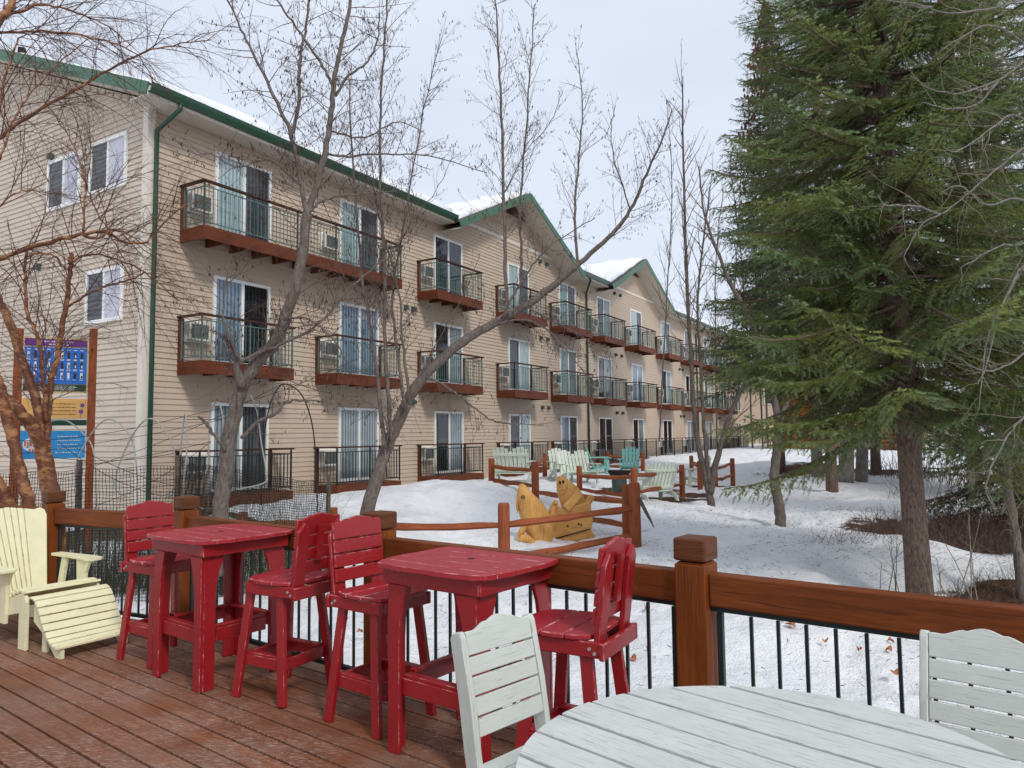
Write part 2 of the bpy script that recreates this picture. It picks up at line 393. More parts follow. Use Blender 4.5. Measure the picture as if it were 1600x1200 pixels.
def pane_mat(name, kind):
    t = NT(name); co = t.coord('uv', (1, 1, 1)); wv = t.n('ShaderNodeTexWave', wave_type='BANDS', bands_direction='X'); wv.inputs['Scale'].default_value = 3.2; wv.inputs['Distortion'].default_value = 1.2; wv.inputs['Detail'].default_value = 1
    t.l(co, wv.inputs['Vector']); f = t.ramp(wv.outputs['Fac'], [(.1, 0), (.8, 1)])
    cols = {'curtain': ((.10, .135, .15), (.27, .325, .335)), 'pale': ((.20, .29, .30), (.40, .50, .50)), 'blue': ((.085, .13, .19), (.23, .31, .39)), 'screen': ((.030, .034, .038), (.075, .083, .09)), 'black': ((.006, .006, .008), (.018, .018, .022)), 'teal': ((.05, .12, .12), (.13, .25, .24))}[kind]
    c = t.mix(f, *cols); z = t.noise(t.coord('geo'), 1.2, 4); c = t.mix(t.ramp(z, [(.5, 0), (.75, .5)]), c, [x * .45 for x in cols[0]])
    t.b.inputs['Coat Weight'].default_value = 0
    return t.fin(c, .04, .9 if kind != 'screen' else .5)
t = NT('glass_sky'); M['pane_sky'] = t.fin(t.mix(t.noise(t.coord('geo'), .8, 4), (.36, .36, .42), (.60, .60, .68)), .05, .8)  # pale sky reflection painted into the pane colour
for k_ in ('curtain', 'pale', 'blue', 'screen', 'black', 'teal'): M['pane_' + k_] = pane_mat('glass_' + k_, k_)
# ================================================================ ground: one sheet of old snow
_gp = [(990, 850, 12.8), (787, 885, 11), (836, 787, 18), (768, 752, 20.3), (905, 768, 19), (1065, 777, 20), (1144, 761, 24), (1004, 735, 28), (885, 738, 25),
       (1110, 792, 18), (1218, 822, 14.5), (1190, 703, 38), (1130, 722, 34), (1300, 743, 22), (1250, 722, 27), (1380, 757, 20), (1470, 785, 17), (1440, 965, 9.5), (1300, 800, 14.5), (1300, 850, 11.5),
       (700, 748, 18.3), (790, 752, 18.2), (620, 768, 16.8), (720, 818, 15.6), (800, 820, 15.4), (620, 800, 14.6), (900, 835, 14), (500, 790, 15.2), (500, 822, 12.5), (300, 800, 12.5), (1200, 900, 9.5),
       (1500, 850, 12.5), (1590, 880, 11), (1560, 765, 21), (1380, 835, 12), (1100, 860, 12), (1200, 745, 25), (1400, 738, 27)]
GP = [tuple(at(u, v, Y)) for u, v, Y in _gp]
GP += [(-8, 14, .0), (-6, 10, -.45), (-12, 8, -.3), (-12, 16, -.1), (-3, 8.5, -.5), (0, 7, -.55), (3, 5, -.6), (6, 6, -.75), (9, 9, -.7), (0, 2, -.6), (-6, 2, -.6), (5, 1, -.6), (-10, 3, -.5),
       (-4.3, 17.2, .25), (-2, 20.5, .15), (1, 24.5, .2), (4, 29.5, .3), (9, 38, .45), (16, 50, .6), (22, 60, .8), (30, 50, .8), (22, 30, .6), (16, 18, .2), (14, 12, -.2), (0, 80, 1), (-20, 40, .2), (40, 80, 1), (-20, 25, 0), (12, 24, .35)]
_G = np.array(GP)
def gh_arr(X, Y):
    X = np.asarray(X, float); Y = np.asarray(Y, float); w_ = np.zeros(X.shape); z = np.zeros(X.shape)
    for x, y, h in _G:
        d = (X - x) ** 2 + (Y - y) ** 2 + .35 + .0012 * (X * X + Y * Y); q = d ** -2.0; w_ += q; z += q * h
    return z / w_
def gh(x, y): return float(gh_arr(np.array([x]), np.array([y]))[0])
def axis(lo, hi, near0, near1, st, grow):
    a = list(np.arange(near0, near1, st)); s_ = st; x = near1
    while x < hi: a.append(x); s_ *= grow; x += s_
    a.append(hi); s_ = st; x = near0; b = []
    while x > lo: s_ *= grow; x -= s_; b.append(x)
    b[-1] = lo
    return np.array(b[::-1] + a)
gx = axis(-500, 500, -9, 16, .09, 1.13); gy = axis(-60, 900, 2.5, 32, .09, 1.09)
GX, GY = np.meshgrid(gx, gy); GZ = gh_arr(GX, GY)
_r = np.random.RandomState(3)
def vnoise(X, Y, s, seed):
    r_ = np.random.RandomState(seed); T = r_.rand(64, 64); x = X / s; y = Y / s; i = np.floor(x).astype(int); j = np.floor(y).astype(int); fx = x - i; fy = y - j
    fx = fx * fx * (3 - 2 * fx); fy = fy * fy * (3 - 2 * fy); g_ = lambda a, b: T[a % 64, b % 64]
    return (g_(i, j) * (1 - fx) + g_(i + 1, j) * fx) * (1 - fy) + (g_(i, j + 1) * (1 - fx) + g_(i + 1, j + 1) * fx) * fy - .5
near = np.exp(-(GX ** 2 + GY ** 2) / 60 ** 2)
GZ = GZ + near * .95 * (.15 * vnoise(GX, GY, 1.3, 1) + .085 * vnoise(GX + .3 * vnoise(GX, GY, .7, 8), GY, .5, 2) + .06 * vnoise(GX, GY, .24, 3) - .05 * np.clip(1 - np.abs(vnoise(GX, GY, .8, 6)) * 9, 0, 1))
def footsteps(pts, step, seed):
    global GZ
    r_ = random.Random(seed); side = 1
    for (x0, y0), (x1, y1) in zip(pts[:-1], pts[1:]):
        L = math.hypot(x1 - x0, y1 - y0); n = int(L / step); ux, uy = (x1 - x0) / L, (y1 - y0) / L
        for i in range(n):
            t_ = (i + .5) * step; side = -side; px, py = x0 + ux * t_ - uy * .13 * side + r_.gauss(0, .04), y0 + uy * t_ + ux * .13 * side + r_.gauss(0, .04)
            a, b = (GX - px) * ux + (GY - py) * uy, -(GX - px) * uy + (GY - py) * ux; q = (a / .19) ** 2 + (b / .095) ** 2
            GZ = GZ - r_.uniform(.05, .09) * np.exp(-q * q) + .022 * np.exp(-(q - 2.2) ** 2)
footsteps([(1.2, 6.2), (2.6, 9.5), (3.4, 13.5), (3.3, 17.5)], .62, 1); footsteps([(3.0, 5.0), (3.6, 8.5), (4.9, 13), (5.2, 19)], .66, 2); footsteps([(-2, 8), (.5, 10.0), (3.2, 11.5), (6.0, 14.5), (8, 19)], .64, 3)
footsteps([(-1.5, 13.2), (.2, 14.9), (2.2, 16.3)], .6, 4); footsteps([(-.5, 6.6), (.4, 8.4), (.2, 10.2)], .6, 5)
# litter mask: patches with a shape of their own where the snow has melted out
def blob(cx_, cy_, rx, ry, a=0.):
    dx, dy = GX - cx_, GY - cy_; c_, s_ = math.cos(a), math.sin(a)
    return np.clip(1.25 - np.sqrt(((dx * c_ + dy * s_) / rx) ** 2 + ((-dx * s_ + dy * c_) / ry) ** 2), 0, 1)
lit = np.zeros(GX.shape)
for cx_, cy_, rx, ry, a_ in ((11.8, 24.8, 4.2, 2.6, -.1), (17, 22, 4.5, 2.0, -.6), (7.8, 12.9, 2.4, 1.25, -.35), (10.8, 13.4, 3.3, 1.7, -.2), (6.3, 9.7, 1.0, .55, 0), (8.6, 10.4, 1.8, .7, -.15), (7.2, 13.6, .9, .4, .1),
                             (4.1, 19.4, 1.5, .75, .1), (6.4, 23.0, 1.4, .7, .2), (4.9, 20.6, .8, .5, 0), (3.6, 21.5, 1.6, .8, 0), (-7, 12.3, 3.2, 1.0, 0), (-3.9, 12.6, 1.6, .6, 0)):
    lit = np.maximum(lit, blob(cx_, cy_, rx, ry, a_))
deb = np.zeros(GX.shape)
for cx_, cy_, rx, ry in ((5.5, 10.5, 3.5, 3.5), (4.6, 12.5, 3.0, 2.5), (7.5, 13.5, 4, 4), (2.6, 12.4, 1.2, 1.2), (9, 19, 5, 4), (4, 14.5, 3, 2)):
    deb = np.maximum(deb, np.clip(1 - np.sqrt(((GX - cx_) / rx) ** 2 + ((GY - cy_) / ry) ** 2), 0, 1))
me = bpy.data.meshes.new('snowy_ground'); H_, W_ = GX.shape
co = np.stack([GX, GY, GZ], -1).reshape(-1, 3); idx = np.arange(H_ * W_).reshape(H_, W_)
fq = np.stack([idx[:-1, :-1], idx[:-1, 1:], idx[1:, 1:], idx[1:, :-1]], -1).reshape(-1, 4)
me.vertices.add(len(co)); me.vertices.foreach_set('co', co.ravel()); me.loops.add(fq.size); me.loops.foreach_set('vertex_index', fq.ravel().astype(np.int32))
me.polygons.add(len(fq)); me.polygons.foreach_set('loop_start', np.arange(0, fq.size, 4, dtype=np.int32)); me.polygons.foreach_set('loop_total', np.full(len(fq), 4, np.int32)); me.update(calc_edges=True)
for nm_, arr in (('litter', lit), ('debris', deb)):
    at_ = me.attributes.new(nm_, 'FLOAT', 'POINT'); at_.data.foreach_set('value', arr.ravel().astype(np.float32))
me.polygons.foreach_set('use_smooth', [True] * len(fq)); me.materials.append(M['snow'])
ground = bpy.data.objects.new('ground', me); C.objects.link(ground); tag(ground, kind='structure')

# ================================================================ deck
UA = R(-37.5); U = Vector((math.cos(UA), math.sin(UA), 0)); V = Vector((-math.sin(UA), math.cos(UA), 0))   # along rail / outwards
PA, PB, PC, PD = Vector((-4.38, 7.04, 0)), Vector((-2.755, 6.23, 0)), Vector((-.861, 4.777, 0)), Vector((.849, 3.467, 0))
PE = PD + (PD - PC) * 1.0; PF = PE + (PD - PC)
PZ = PA + (PA - PB) * 1.2
dp = [PZ + V * .12 + U * -.05, PB + V * .12 + U * .02, PF + V * .12, PF - V * 9, PZ - V * 9 + U * -6]
dl = [(p.dot(U), p.dot(V)) for p in dp]; rot = Matrix.Rotation(UA, 4, 'Z')
m = MB(); bd = []
vmax = max(p[1] for p in dl); k = 0; v_ = vmax
while v_ > -4.5:
    poly = clip(clip(dl, 0, 1, v_), 0, -1, -(v_ - .1245))
    if len(poly) > 2:
        x0, x1 = min(p[0] for p in poly), max(p[0] for p in poly); cuts = [x0 - 1]; x = x0 + rnd.uniform(.8, 3.6)
        while x < x1: cuts.append(x); x += 3.66
        cuts.append(x1 + 1)
        for a_, b_ in zip(cuts[:-1], cuts[1:]):
            q = clip(clip(poly, -1, 0, -(a_ + .002)), 1, 0, b_ - .002)
            if len(q) > 2:
                n0 = len(m.f); m.prism(q, -.07, rnd.uniform(-.0025, .0), rot); bd += [rnd.random()] * (len(m.f) - n0)
    v_ -= .1405; k += 1
deck = m.build('deck', M['deck'], None, bevel=.0025); tag(deck, kind='structure')
a_ = deck.data.attributes.new('bd', 'FLOAT', 'FACE'); a_.data.foreach_set('value', bd)
m = MB(); m.prism([(x, y - .03) for x, y in dl], -.30, -.12, rot); o = m.build('deck_frame', M['dark']); tag(o, kind='structure')  # near-black slab: shade below the board gaps is put into its colour

# ---- deck railing
rl = thing('deck_railing', 'brown stained timber railing with dark green metal balusters along the edge of the deck', 'railing', PC)
def LP(p): return p - PC
posts = [PZ, PA, PB, PC, PD, PE, PF]
for P in posts:
    mp_ = Matrix.Translation(LP(P)) @ rot
    m = MB(); m.box((0, 0, .36), (.15, .15, 1.28), mp_); m.box((0, 0, 1.002), (.132, .132, .012), mp_)
    po = m.build('post', M['post_wood'], rl, bevel=.006)
    m = MB(); m.box((0, 0, 1.066), (.158, .158, .105), mp_); m.build('post_cap', M['cap_wood'], po, bevel=.012)
    for dx, dz in ((-.035, .35), (.04, .35), (.035, .42)):
        m = MB(); m.tube([mp_ @ Vector((dx, -.074, dz)), mp_ @ Vector((dx, -.081, dz))], .011, 8); m.build('bolt', M['lamp_grey'], po)
for A, B in zip(posts[:-1], posts[1:]):
    d = (B - A).normalized(); a_, b_ = LP(A) + d * .076, LP(B) - d * .076; L = (b_ - a_).length
    m = MB(); m.bar(a_ + Vector((0, 0, .888)), b_ + Vector((0, 0, .888)), .085, .145); m.build('top_rail', M['rail_wood'], rl, bevel=.008)
    m = MB(); m.bar(a_ + Vector((0, 0, .802)), b_ + Vector((0, 0, .802)), .03, .022); m.bar(a_ + Vector((0, 0, .075)), b_ + Vector((0, 0, .075)), .032, .028)
    m.build('metal_rail', M['iron'], rl)
    n = int(round(L / .122)); wd = rot if A is not PZ else rot
    for i in range(n + 1):
        t_ = (i + .5) / (n + 1) if 0 < i < n else (.035 / L if i == 0 else 1 - .035 / L)
        p = a_ + d * (L * t_) + Vector((0, 0, .435)); th = .026 if i in (0, n) else .014
        m = MB(); m.box((0, 0, 0), (th, .014 if th < .02 else .026, .70), Matrix.Translation(p) @ rot); m.build('baluster', M['iron'], rl)
# ================================================================ hotel building.  local x = along the long wall, y = into the building, z = up
TH = R(30.84); HROT = R(90) - TH; HC = Vector((-7.212, 14.261, 0))
hotel = thing('hotel_building', 'long three storey tan sided hotel with green gutters, twin gables and rows of small balconies', 'building', HC, HROT)
def hb(m, name, mat, parent=None, **k): return m.build(name, mat, parent or hotel, **k)
LEN = 50.0; DEP = 14.4; SL = .40; EAVE = 8.42; OV = .6
S_LVL = [.47, 3.21, 5.95]
GAB = [(14.2, 4.5, 10.36), (26.0, 4.35, 10.34)]; GSL = .475
COLS = [(1.526, 3.1), (5.304, 6.853), (9.376, 10.914), (13.776, 15.26), (17.80, 19.3), (21.5, 23.03), (25.57, 27.06), (30.01, 31.55), (34.2, 35.7), (38.1, 39.6), (41.9, 43.4), (45.9, 47.4)]
# ---- siding with real laps
def lap(m, x0, x1, z, h, y0=0, side=False):
    o1, o2 = .022, .002
    if x1 - x0 > 4:
        x = x0 + rnd.uniform(.5, 3.6); a = x0; k = 0
        while a < x1:
            b = min(x, x1); lap0(m, a, b, z, h, side, .0035 * (k % 2)); a = b; x += 3.66; k += 1
        return
    lap0(m, x0, x1, z, h, side, 0)
def lap0(m, x0, x1, z, h, side, e):
    o1, o2 = .022 + e, .002 + e
    if not side:
        m.quad((x0, -o1, z), (x1, -o1, z), (x1, -o2, z + h), (x0, -o2, z + h)); m.quad((x0, 0, z), (x1, 0, z), (x1, -o1, z), (x0, -o1, z))
    else:
        m.quad((-o1, x1, z), (-o1, x0, z), (-o2, x0, z + h), (-o2, x1, z + h)); m.quad((0, x1, z), (0, x0, z), (-o1, x0, z), (-o1, x1, z))
m = MB(); P_ = .116; z = -.6
while z < 10.3:
    if z < 8.35:
        lap(m, 0, LEN, z, P_)
    else:
        for c_, hw, top in GAB:
            w_ = (top - .22 - z) / GSL
            if w_ > .1 and z > 8.3: lap(m, c_ - w_, c_ + w_, z, P_)
    z += P_
hb(m, 'front_wall', M['siding'])
m = MB(); z = -.6
while z < 11.4:
    y0 = max(0, (z + P_ - 8.40) / SL); y1 = DEP - y0
    if y1 > y0: lap(m, y0, y1, z, P_, side=True)
    z += P_
hb(m, 'end_wall', M['siding_side'])
m = MB(); m.prism([(.01, 8.0), (DEP - .01, 8.0), (DEP - .01, 8.40), (DEP / 2, 8.41 + SL * DEP / 2), (.01, 8.40)], .004, .2, Matrix(((0, 0, 1, 0), (1, 0, 0, 0), (0, 1, 0, 0), (0, 0, 0, 1)))); hb(m, 'gable_infill', M['siding_side'])
# back shell so that nothing is see-through
m = MB(); m.box((LEN / 2, DEP / 2, 3.8), (LEN - .02, DEP - .02, 9.0)); hb(m, 'wall_core', M['siding_side'])
m = MB()
m.box((-.012, .07, 3.9), (.035, .17, 9.0)); m.box((.055, -.012, 3.9), (.14, .035, 9.0)); hb(m, 'corner_trim', M['cream_trim'])
m = MB(); m.box((14.2, -.02, 8.66), (6.3, .03, .11)); hb(m, 'trim_band', M['cream_trim'])
m = MB(); m.box((26.0, -.02, 8.66), (6.1, .03, .11)); hb(m, 'trim_band', M['cream_trim'])
# ---- roof
def zr(y): return EAVE + SL * (y + OV)
m = MB(); yr = DEP / 2; tz = .09
def add_roof(m, x0, x1, y0, y1, lift, th):
    m.slab([(x0, y0, zr(y0) + lift), (x1, y0, zr(y0) + lift), (x1, yr, zr(yr) + lift), (x0, yr, zr(yr) + lift)], th)
    m.slab([(x0, yr, zr(yr) + lift), (x1, yr, zr(yr) + lift), (x1, y1, zr(DEP - y1) + lift), (x0, y1, zr(DEP - y1) + lift)], th)
XO = -.42
m1 = MB()
for a, b, y0 in ((XO, 9.75, -OV), (9.75, 18.65, .03), (18.65, 21.7, -OV), (21.7, 30.3, .03), (30.3, LEN + .4, -OV)): add_roof(m1, a, b, y0, DEP + OV, -.03, .05)
for c_, hw, top in GAB:
    for s_ in (-1, 1):
        e = (c_ + s_ * hw, -.8, top - GSL * hw); bk = (top - EAVE) / SL - OV
        pts = [(c_, -.8, top), e, (c_ + s_ * hw, -.55, top - GSL * hw), (c_, bk + .2, top)]
        if s_ > 0: pts = pts[::-1]
        m1.slab([(p[0], p[1], p[2] - .03) for p in pts], .05)
roof = hb(m1, 'roof', M['shingle'])
# snow on the roof: thick irregular blanket, pulled back from the edges
m = MB()
def snow_patch(m, P00, P10, P11, P01, nx, ny, th, seed):
    r_ = random.Random(seed); P00, P10, P11, P01 = map(Vector, (P00, P10, P11, P01)); vs = []; top = []
    off = [[r_.uniform(-.5, .5) for _ in range(nx + 1)] for _ in range(ny + 1)]
    for j in range(ny + 1):
        for i in range(nx + 1):
            a, b = i / nx, j / ny
            if j in (0,): b += .25 * off[j][i] / ny
            p = (P00 * (1 - a) + P10 * a) * (1 - b) + (P01 * (1 - a) + P11 * a) * b
            edge = (i in (0, nx)) or j == 0
            h = th * (1 + .5 * off[j][i]) * (.55 if edge else 1)
            vs.append(p); top.append(p + Vector((0, 0, h)))
    n = (nx + 1) * (ny + 1); allv = vs + top; fs = []; uvs = []
    q = lambda i, j: j * (nx + 1) + i
    for j in range(ny):
        for i in range(nx): fs.append((n + q(i, j), n + q(i + 1, j), n + q(i + 1, j + 1), n + q(i, j + 1)))
    for i in range(nx): fs.append((q(i, 0), q(i + 1, 0), n + q(i + 1, 0), n + q(i, 0))); fs.append((q(i + 1, ny), q(i, ny), n + q(i, ny), n + q(i + 1, ny)))
    for j in range(ny): fs.append((q(0, j + 1), q(0, j), n + q(0, j), n + q(0, j + 1))); fs.append((q(nx, j), q(nx, j + 1), n + q(nx, j + 1), n + q(nx, j)))
    m.add(allv, fs, [[(0, 0)] * 4 for _ in fs])
y_ = -.48
for a, b, y0, nn in ((.3, 9.85, y_, 18), (9.85, 18.6, .12, 16), (18.6, 21.8, y_, 6), (21.8, 30.2, .12, 16), (30.2, LEN, y_, 36)):
    snow_patch(m, (a, y0, zr(y0) + .02), (b, y0, zr(y0) + .02), (b, yr, zr(yr) + .02), (a, yr, zr(yr) + .02), nn, 10, .30, 4)
for c_, hw, top in GAB:
    bk = (top - EAVE) / SL - OV
    for s_ in (-1, 1):
        a, b = (c_ + s_ * .02, -.62, top + .02), (c_ + s_ * hw * .97, -.5, top - GSL * hw * .97 + .03)
        c2, d2 = (c_ + s_ * hw * .97, .6, top - GSL * hw * .97 + .03), (c_ + s_ * .02, bk + .8, top + .02)
        if s_ < 0: snow_patch(m, b, a, d2, c2, 10, 10, .24, 9)
        else: snow_patch(m, a, b, c2, d2, 10, 10, .24, 11)
hb(m, 'roof_snow', M['roof_snow'], smooth=True)
# ---- eave soffit, fascia, gutters
RUNS = [(XO, 14.2 - 4.45), (14.2 + 4.45, 26 - 4.3), (26 + 4.3, LEN + .4)]
for a, b in RUNS:
    m = MB(); m.box(((a + b) / 2, -.3, EAVE - .20), (b - a, .56, .02)); hb(m, 'soffit', M['soffit'])
    m = MB(); m.box(((a + b) / 2, -OV + .012, EAVE - .13), (b - a, .022, .20)); hb(m, 'fascia', M['cream_trim'])
    m = MB()
    prof = [(-OV, -.17), (-OV - .085, -.17), (-OV - .12, -.08), (-OV - .13, .0), (-OV - .11, .0), (-OV - .10, -.06), (-OV - .075, -.155), (-OV, -.155)]
    Mx = Matrix(((0, 0, 1, 0), (1, 0, 0, 0), (0, 1, 0, EAVE), (0, 0, 0, 1)))
    m.prism(prof, a, b, Mx); hb(m, 'gutter', M['gutter'])
# rake of the end wall
m = MB(); k_ = .30
def rakebar(m, p0, p1, w_, h_): m.bar(p0, p1, w_, h_, up=(0, 0, 1))
rakebar(m, (XO - .012, -OV, EAVE - .10), (XO - .012, yr, zr(yr) - .10), .025, .24); rakebar(m, (XO - .012, yr, zr(yr) - .10), (XO - .012, DEP + OV, EAVE - .10), .025, .24)
hb(m, 'rake_board', M['green_trim'])
m = MB(); m.slab([(XO, -OV, EAVE - .23), (0, -OV, EAVE - .23), (0, yr, zr(yr) - .23), (XO, yr, zr(yr) - .23)], .02); m.slab([(XO, yr, zr(yr) - .23), (0, yr, zr(yr) - .23), (0, DEP + OV, EAVE - .23), (XO, DEP + OV, EAVE - .23)], .02)
hb(m, 'rake_soffit', M['soffit'])
for c_, hw, top in GAB:
    m = MB(); m2 = MB()
    for s_ in (-1, 1):
        rakebar(m, (c_, -.812, top - .10), (c_ + s_ * hw, -.812, top - GSL * hw - .10), .025, .22)
        pts = [(c_, -.80, top - .23), (c_ + s_ * hw, -.80, top - GSL * hw - .23), (c_ + s_ * hw, 0, top - GSL * hw - .23), (c_, 0, top - .23)]
        m2.slab(pts if s_ < 0 else pts[::-1], .02)
    hb(m, 'gable_rake', M['green_trim']); hb(m2, 'gable_soffit', M['soffit'])
    vz = top - .67
    m = MB(); Mg = Matrix(((1, 0, 0, 0), (0, 0, -1, 0), (0, 1, 0, 0), (0, 0, 0, 1)))
    m.prism([(c_ - .9, vz), (c_ + .9, vz), (c_, vz + .43)], .018, .03, Mg); vn = hb(m, 'gable_vent', M['dark'])
    m = MB(); m.bar((c_ - .9, -.035, vz), (c_ + .9, -.035, vz), .03, .05)
    for s_ in (-.35, 0, .35): m.bar((c_ + s_, -.04, vz), (c_ + s_, -.04, vz + .43 - abs(s_) * GSL), .02, .03, up=(1, 0, 0))
    m.build('vent_frame', M['balc_wood'], vn)
# downpipes
def pipe(pts, r=.045):
    m = MB(); m.tube(pts, r, 8); hb(m, 'downpipe', M['gutter'], smooth=True)
for xs, xg in ((.13, .24), (20.4, 19.6), (36.5, 36.5)):
    pipe([(xg, -OV - .05, EAVE - .16), (xg, -OV - .05, EAVE - .28), (xs, -.07, EAVE - .62), (xs, -.07, 7), (xs, -.07, 4), (xs, -.07, .1)], .048)
m = MB(); m.tube([(XO + .9, 6.2, zr(6.2)), (XO + .9, 6.2, zr(6.2) + .35)], .09, 10); hb(m, 'vent_pipe', M['dark'])
# ---- windows of the end wall (parts)
def window(y0, y1, z0, z1):
    m = MB(); w_ = .075; yc = (y0 + y1) / 2; zc = (z0 + z1) / 2
    m.box((-.032, yc, z1 - w_ / 2), (.05, y1 - y0, w_)); m.box((-.032, yc, z0 + w_ / 2), (.05, y1 - y0, w_))
    for y_ in (y0 + w_ / 2, y1 - w_ / 2): m.box((-.032, y_, zc), (.046, w_, z1 - z0 - 2 * w_))
    m.box((-.030, yc, zc), (.036, .06, z1 - z0 - 2 * w_)); win = hb(m, 'window', M['white_trim'])
    m = MB(); m.box((-.026, (yc + y0) / 2, zc), (.008, (y1 - y0) / 2 - w_, z1 - z0 - 2 * w_)); m.build('pane', M['pane_sky'], win)
    m = MB(); m.box((-.026, (yc + y1) / 2, zc), (.008, (y1 - y0) / 2 - w_, z1 - z0 - 2 * w_)); m.build('screen', M['pane_screen'], win)
window(.68, 2.02, 6.78, 7.91); window(2.38, 3.72, 6.71, 7.87); window(.70, 2.03, 4.01, 5.14)
# ---- sliding doors (three variants shared), air conditioners, balconies
def make_door(wd, left, right):
    r_ = sub('sliding_door', hotel); h = 1.90; f = .065
    m = MB(); m.box((wd / 2, -.036, h - f / 2), (wd, .06, f)); m.box((wd / 2, -.036, f / 2), (wd, .06, f))
    for x in (f / 2, wd - f / 2): m.box((x, -.036, h / 2), (f, .056, h - 2 * f))
    m.box((wd / 2 + .0, -.034, h / 2), (.07, .046, h - 2 * f)); m.build('frame', M['white_trim'], r_)
    for i, k in enumerate((left, right)):
        m = MB(); x0, x1 = ((f, wd / 2 - .035), (wd / 2 + .035, wd - f))[i]
        m.quad((x0, -.032, f), (x1, -.032, f), (x1, -.032, h - f), (x0, -.032, h - f))
        if k in ('screen', 'black'):
            pass
        m.build('pane', M['pane_' + k], r_)
    return r_
VAR = [('pale', 'screen'), ('blue', 'screen'), ('curtain', 'screen'), ('blue', 'blue'), ('curtain', 'curtain'), ('black', 'curtain'), ('black', 'black'), ('teal', 'screen'), ('screen', 'pale'), ('blue', 'black')]
PICK = {(0, 0): 2, (1, 0): 4, (2, 0): 5, (3, 0): 8, (4, 0): 1, (5, 0): 6, (6, 0): 5, (7, 0): 6, (8, 0): 1, (9, 0): 9, (10, 0): 7, (11, 0): 6,
        (0, 1): 9, (1, 1): 3, (2, 1): 5, (3, 1): 8, (4, 1): 7, (5, 1): 5, (6, 1): 3, (7, 1): 8, (8, 1): 6, (9, 1): 8, (10, 1): 6,
        (0, 2): 0, (1, 2): 0, (2, 2): 6, (3, 2): 0, (4, 2): 7, (5, 2): 5, (6, 2): 0, (7, 2): 0, (8, 2): 6, (9, 2): 8, (10, 2): 6}
protos = {}
for ci, (a, b) in enumerate(COLS):
    for fl in range(3):
        vi = PICK.get((ci, fl), 6)
        if vi not in protos: d = protos[vi] = make_door(1.52, *VAR[vi])
        else: d = copy_tree(protos[vi], hotel)
        d.location = (a, 0, S_LVL[fl])
M['grille'] = plain('grey_grille', (.16, .17, .165), .5)
def make_ac():
    m = MB(); m.box((0, -.03, 0), (.60, .06, .46)); r_ = hb(m, 'air_conditioner', M['white_trim'], bevel=.01)
    m = MB(); m.box((-.23, -.11, 0), (.05, .14, .36)); m.box((.23, -.11, 0), (.05, .14, .36)); m.box((0, -.11, .17), (.41, .14, .04)); m.box((0, -.11, -.17), (.41, .14, .04)); m.box((0, -.10, 0), (.41, .02, .30)); m.build('housing', M['cream_trim'], r_)
    m = MB()
    for i in range(9): m.box((0, -.165, -.13 + i * .0325), (.41, .02, .017))
    for x in (-.1, .1): m.box((x, -.172, 0), (.012, .012, .30))
    m.box((0, -.13, 0), (.40, .02, .29)); m.build('grille', M['grille'], r_)
    return r_
ac0 = None
for ci, (a, b) in enumerate(COLS):
    for fl in range(3):
        if ac0 is None: c_ = ac0 = make_ac()
        else: c_ = copy_tree(ac0, hotel)
        c_.location = (a - .40, 0, S_LVL[fl] + .62)
# balconies
DPT = .78
def rail_panel(p0, p1, z0, z1, name, par, mat, sp=.105):
    m = MB(); p0, p1 = Vector(p0), Vector(p1); L = (p1 - p0).length; n = max(2, round(L / sp)); d = (p1 - p0) / n; up = Vector((0, 0, 1))
    for zz, hh in ((z1 - .10, .022), (z0 + .07, .022)): m.bar(p0 + up * zz, p1 + up * zz, .02, hh)
    for i in range(1, n): 
        q = p0 + d * i; m.box(q + up * ((z0 + .07 + z1 - .10) / 2), (.012, .012, z1 - z0 - .17))
    for q in (p0, p1): m.box(q + up * ((z0 + z1) / 2), (.03, .03, z1 - z0 - .01))
    return m.build(name, mat, par)
def make_balcony(W, mat, double=False):
    """origin at the wall, left end, deck level"""
    r_ = sub('balcony', hotel)
    m = MB(); m.box((W / 2, -DPT / 2, -.035), (W - .10, DPT - .08, .03)); m.build('deck_boards', M['balc_wood'], r_)
    m = MB(); m.box((W / 2, -DPT + .02, -.145), (W, .04, .27)); m.box((.02, -DPT / 2 + .02, -.147), (.04, DPT - .045, .266)); m.box((W - .02, -DPT / 2 + .02, -.147), (.04, DPT - .045, .266))
    x = .6
    while x < W - .2: m.box((x, -DPT / 2, -.16), (.04, DPT - .09, .2)); x += .6
    m.build('rim_joist', M['balc_wood'], r_)
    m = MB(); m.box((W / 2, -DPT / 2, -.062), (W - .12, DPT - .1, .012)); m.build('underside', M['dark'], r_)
    m = MB(); m.box((.045, -.05, .44), (.09, .09, .90)); m.build('wall_post', M['balc_wood'], r_)
    m = MB(); m.box((W - .045, -.05, .44), (.09, .09, .90)); m.build('wall_post', M['balc_wood'], r_)
    m = MB(); m.box((W / 2, -DPT + .03, .915), (W + .06, .10, .035)); m.box((.02, -DPT / 2 + .04, .914), (.10, DPT - .10, .033)); m.box((W - .02, -DPT / 2 + .04, .914), (.10, DPT - .10, .033)); m.build('handrail', M['handrail'], r_)
    n = max(2, round(W / 1.25)); f = -DPT + .03
    for i in range(n): rail_panel((.03 + (W - .06) * i / n, f, 0), (.03 + (W - .06) * (i + 1) / n, f, 0), 0, .90, 'railing_panel', r_, mat)
    rail_panel((.03, -.10, 0), (.03, f, 0), 0, .90, 'railing_panel', r_, mat); rail_panel((W - .03, -.10, 0), (W - .03, f, 0), 0, .90, 'railing_panel', r_, mat)
    return r_
bal = {}
def place_bal(x0, x1, fl, mat, key):
    W = x1 - x0; k = (round(W, 2), key)
    if k not in bal: o = bal[k] = make_balcony(W, M[mat])
    else: o = copy_tree(bal[k], hotel)
    o.location = (x0, 0, S_LVL[fl] - .03); return o
BW = 2.40
